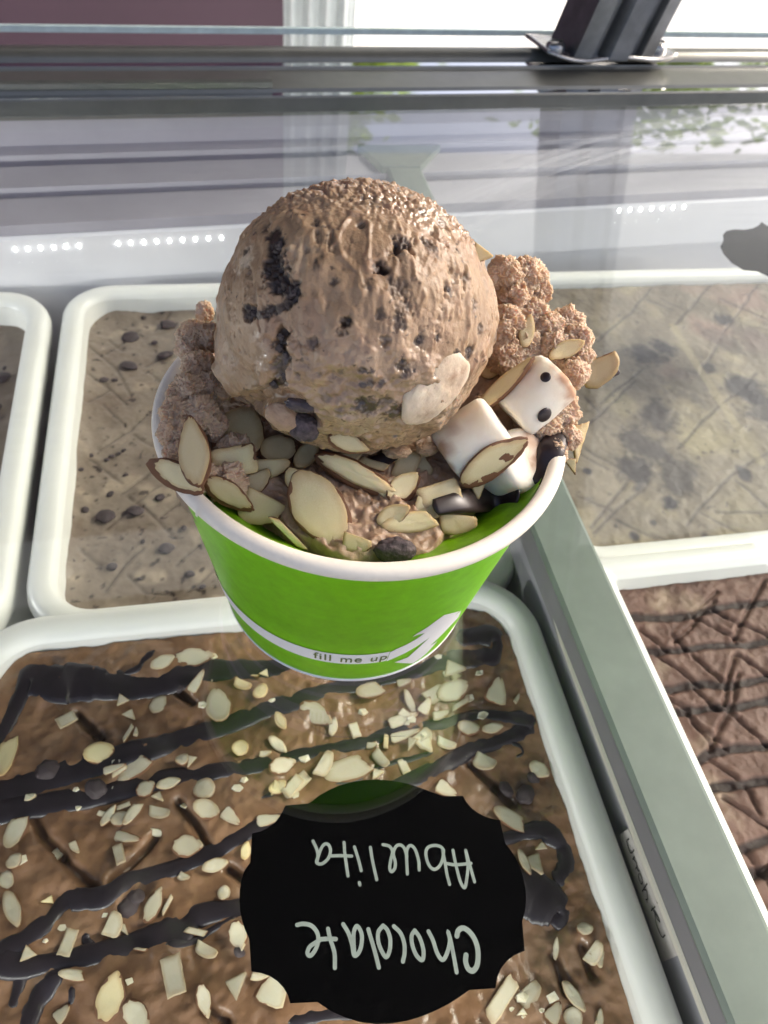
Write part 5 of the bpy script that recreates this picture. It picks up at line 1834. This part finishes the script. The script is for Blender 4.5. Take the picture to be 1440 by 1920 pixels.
HUSK = {337: (-20, -8, 1.10), 600: (16, -12, 1.01), 671: (-10, -14, 1.0), 362: (7, -6, 1.02), 925: (8, -14, 1.0), 430: (-3, -9, 1.05), 446: (3, -9, 1.0), 522: (0, -7, 1.0), 755: (8, -8, 1.0), 654: (-6, -9, 1.0), 1072: (0, 0, 1.1), 945: (3, 5, .98)}
FLAKES = [
    (705, 908, 74, 46, -15, .1, -.1, .35, 9, .2, "tan almond slice half sunk right below the long thick slice"),
    (738, 965, 70, 40, 25, -.1, -.1, .4, 1, .3, "cream smeared almond slice half buried above the grey chip"),
    (800, 945, 60, 44, -35, .1, 0, .5, 5, .1, "olive almond piece half hidden under the whitish block"),
    (470, 905, 66, 46, 30, -.1, 0, .5, 3, .3, "tan almond piece between the half moon and the torn triangle"),
    (556, 905, 64, 40, -60, 0, 0, .5, 0, .4, "small almond slice peeping out left of the biggest slice"),
    (640, 870, 66, 36, 40, 0, .1, .4, 7, .2, "small shaded almond curl above the long thick slice"),
    # px, py, length, width, angle, tilt x, tilt y, lift mm, variant, skin, label
    (446, 814, 124, 100, 70, -.1, .5, 2.4, 2, .35, "largest round almond slice at the left, tucked under the scoop's lower left"),
    (575, 852, 74, 38, 60, .2, .5, 2.0, 0, 0, "narrow grey almond sliver just right of the small round slice"),
    (440, 865, 84, 58, 10, 0, .2, .5, 10, .2, "ribbed yellowish almond slice lying below the largest round slice"),
    (522, 842, 70, 64, 20, .1, .5, 2.2, 8, .45, "small round almond slice below the coated chocolate chunk"),
    (487, 877, 90, 46, 10, -.1, 0, 1.3, 3, 0, "pale half moon almond piece left of the cup's centre"),
    (362, 846, 134, 60, 96, -.25, 0, 1.6, 1, .6, "upright yellow petal shaped almond slice over the cup's left rim"),
    (337, 892, 112, 48, -27, -.2, -.2, 1.4, 1, .95, "yellow almond slice in a dark brown husk resting on the left rim"),
    (490, 938, 84, 74, -40, 0, -.2, 1.0, 5, .15, "torn triangular almond piece above the green lining at front left"),
    (430, 925, 110, 44, -38, .1, -.2, .6, 1, .9, "brown skinned almond strip along the left of the green lining"),
    (600, 958, 172, 98, -58, .15, -.15, 1.4, 1, .45, "biggest almond slice, pale oval with brown skin, front and centre"),
    (654, 830, 82, 34, -20, 0, .2, 1.0, 1, .6, "almond piece with brown edge under the front lip of the scoop"),
    (762, 872, 60, 44, 70, 0, 0, .8, 10, 0, "pale broken almond piece in the shade under the scoop lip"),
    (755, 912, 78, 46, 42, .1, 0, .8, 1, .5, "small almond piece behind the tip of the long slice"),
    (792, 862, 56, 40, -70, 0, .1, .5, 5, 0, "shaded grey almond scrap left of the middle marshmallow"),
    (700, 872, 60, 36, 10, 0, .2, .2, 9, .1, "tan ragged almond scrap hanging under the scoop lip"),
    (671, 888, 172, 42, -28, .0, -.55, 2.2, 0, .5, "long thick yellow almond slice with brown side, right of the biggest slice"),
    (825, 927, 82, 46, 18, .1, -.1, 2.0, 10, 0, "whitish almond block beside the dark sauce"),
    (896, 915, 34, 30, -70, 0, 0, 2.4, 11, 0, "small tan pointed almond tip below the middle marshmallow"),
    (780, 978, 110, 40, 8, 0, -.1, .6, 4, 0, "cream coated almond slice above the front rim, right of the grey chip"),
    (850, 972, 80, 46, -15, .1, -.1, .6, 5, 0, "olive shaded almond flake under the dark sauce"),
    (540, 1000, 96, 26, -35, 0, -.2, .6, 9, .3, "thin curled almond sliver left of the biggest slice's foot"),
    (665, 1010, 60, 40, -30, 0, -.2, .6, 5, .1, "pale almond scrap at the foot of the biggest slice"),
    (925, 862, 150, 62, 38, .3, -.3, 1.8, 1, .65, "curved yellow almond slice with toasted brown edge between two marshmallows"),
    (945, 722, 142, 38, 36, -.3, .35, 2.6, 1, .3, "long pale almond sliver lying along the upper marshmallow"),
    (918, 692, 40, 36, 60, 0, 0, 1.0, 8, .2, "small white almond bit between scoop and upper marshmallow"),
    (988, 622, 66, 30, 78, .2, 0, 1.0, 0, .1, "tan almond slice stuck upright in the crumbly ice cream at right"),
    (1062, 655, 74, 34, 24, 0, .2, .8, 0, .1, "ice cream coated almond slice at the far right top of the cup"),
    (1084, 822, 82, 36, 82, .2, 0, 1.2, 6, .2, "small yellow almond piece with a dark spot hanging off the right rim"),
    (1072, 868, 34, 20, -60, .2, 0, .6, 11, .9, "tiny brown almond skin scrap under the hanging piece at right"),
    (1112, 686, 80, 62, 12, .1, .1, 1.0, 5, .5, "dark glazed almond chunk sticking out at the far right"),
    (905, 474, 44, 40, 10, .2, .1, .0, 11, .2, "yellow almond corner poking out of the scoop's upper right side"),
]
for px, py, L, W_, ang, tx, ty, lift, var, skin, label in FLAKES:
    h = hit(px, py)
    d = ray(px, py).normalized()
    p = h[0] - d * (lift * .001)
    if px == 905: p = on_s(898, 476) 
    if px == 1112: p = at(1112, 686, .0725)
    if px == 1084: p = at(1084, 822, .0650)
    if px == 1072: p = at(1072, 868, .0630)
    if px == 337: p = at(337, 892, .0685)
    if px == 362: p = at(362, 846, .0735)
    nn = (-d * 1.0 + h[1] * .45 + CAM_R * tx + CAM_U * ty).normalized()
    ex, ey, ez = frame_from(nn, ang)
    k = mm_px(p)
    tip, cuts, _, asp = variants[var]
    me, mi = flake_mesh(int(px * 3 + py), tip, cuts, .115, .14, skin, asp, seg=44)
    me.materials.append(MAT["almond"]); me.materials.append(MAT["skin"])
    me.polygons.foreach_set("material_index", np.array(mi, dtype=np.int32))
    me.polygons.foreach_set("use_smooth", np.ones(len(me.polygons), bool))
    c = np.array([q.co[:] for q in me.vertices])
    size = c.max(0) - c.min(0)
    o = bpy.data.objects.new("almond_flake", me)
    COL.objects.link(o)
    sx, sy = L * k / size[0], W_ * k / size[1]
    zs = .0092 if L > 60 else .0075
    if px in (671, 1112): zs = .022
    mw = Matrix((ex * sx, ey * sy, ez * zs)).transposed().to_4x4()
    mw.translation = p
    o.matrix_basis = mw
    props(o, label, "almond flake", "sliced almonds in the cup")
    if px in HUSK:
        hx_, hy_, hs_ = HUSK[px]
        k_ = flake_mesh(int(px * 3 + py) + 1, tip, cuts, .115, .14, 1.0, asp, wob=.08, seg=44)[0]
        k_.materials.append(MAT["skin"])
        k_.polygons.foreach_set("use_smooth", np.ones(len(k_.polygons), bool))
        ho = bpy.data.objects.new("almond_skin", k_)
        COL.objects.link(ho)
        ho.parent = o
        hm = Matrix((ex * sx * hs_, ey * sy * hs_, ez * zs)).transposed().to_4x4()
        hm.translation = p + (CAM_R * hx_ + CAM_U * hy_) * k * .5 - ez * (.55 * .001)
        ho.matrix_parent_inverse = mw.inverted()
        ho.matrix_basis = hm
    W3 = c @ np.array([ex * sx, ey * sy, ez * zs]) + np.array(p)
    BVS_LIST.append(bvh_np(W3, [tuple(q.vertices) for q in me.polygons]))


def chunk(px, py, L, W_, ang, lift, seed, mat, label, sq=.7, z=None):
    h = hit(px, py)
    d = ray(px, py).normalized()
    p = h[0] - d * (lift * .001) if z is None else at(px, py, z)
    ex, ey, ez = frame_from((-d + h[1] * .4).normalized(), ang)
    k = mm_px(p) * .5
    v, f = blob_mesh(seed, (1, 1, 1), 5, .30, 1.2)
    v = v * (1 + .05 * fbm(v * 9 + seed, 3))[:, None]
    W3 = v @ np.array([ex * L * k, ey * W_ * k, ez * min(L, W_) * k * sq]) + np.array(p)
    o = mesh_obj("chocolate_chunk", W3, f, mat)
    BVS_LIST.append(bvh_np(W3, f))
    return props(o, label, "chocolate chunk", "chocolate pieces in the cup")


chunk(570, 802, 62, 52, -40, .6, 5, MAT["chip_dry"], "dark rough chocolate chunk below the notch in the scoop")
chunk(532, 782, 78, 48, -35, 1.2, 6, MAT["mass"], "chocolate chunk coated in pale ice cream, under the notch in the scoop", .6)
chunk(741, 1033, 76, 50, 0, 1.2, 7, MAT["chip_dry"], "round grey chocolate chip at the front rim of the cup")
chunk(1136, 692, 46, 34, -25, .5, 8, MAT["chip_wet"], "glossy dark chocolate bit at the far right, stuck to the glazed almond chunk", z=.0722)
chunk(562, 760, 60, 26, -12, .3, 9, MAT["chip_wet"], "black chocolate sliver in the shadow of the notch in the scoop", .5)

# a thin hair lying on the glass in front of the cup
V, Fc = [], []
P2 = spline([(552, 1318), (560, 1338), (585, 1362), (622, 1380), (690, 1382), (760, 1380)], 8)
for x, y in P2:
    q = at(x, y, .0001)
    for k in range(3):
        a_ = 2.094 * k
        V.append(q + Vector((0, math.cos(a_) * .00005, math.sin(a_) * .00005)))
Fc = [(i * 3 + j, i * 3 + (j + 1) % 3, (i + 1) * 3 + (j + 1) % 3, (i + 1) * 3 + j) for i in range(len(P2) - 1) for j in range(3)]
props(mesh_obj("hair_strand", V, Fc, MAT["marker"]), "fine dark hair lying on the glass in front of the cup", "hair")
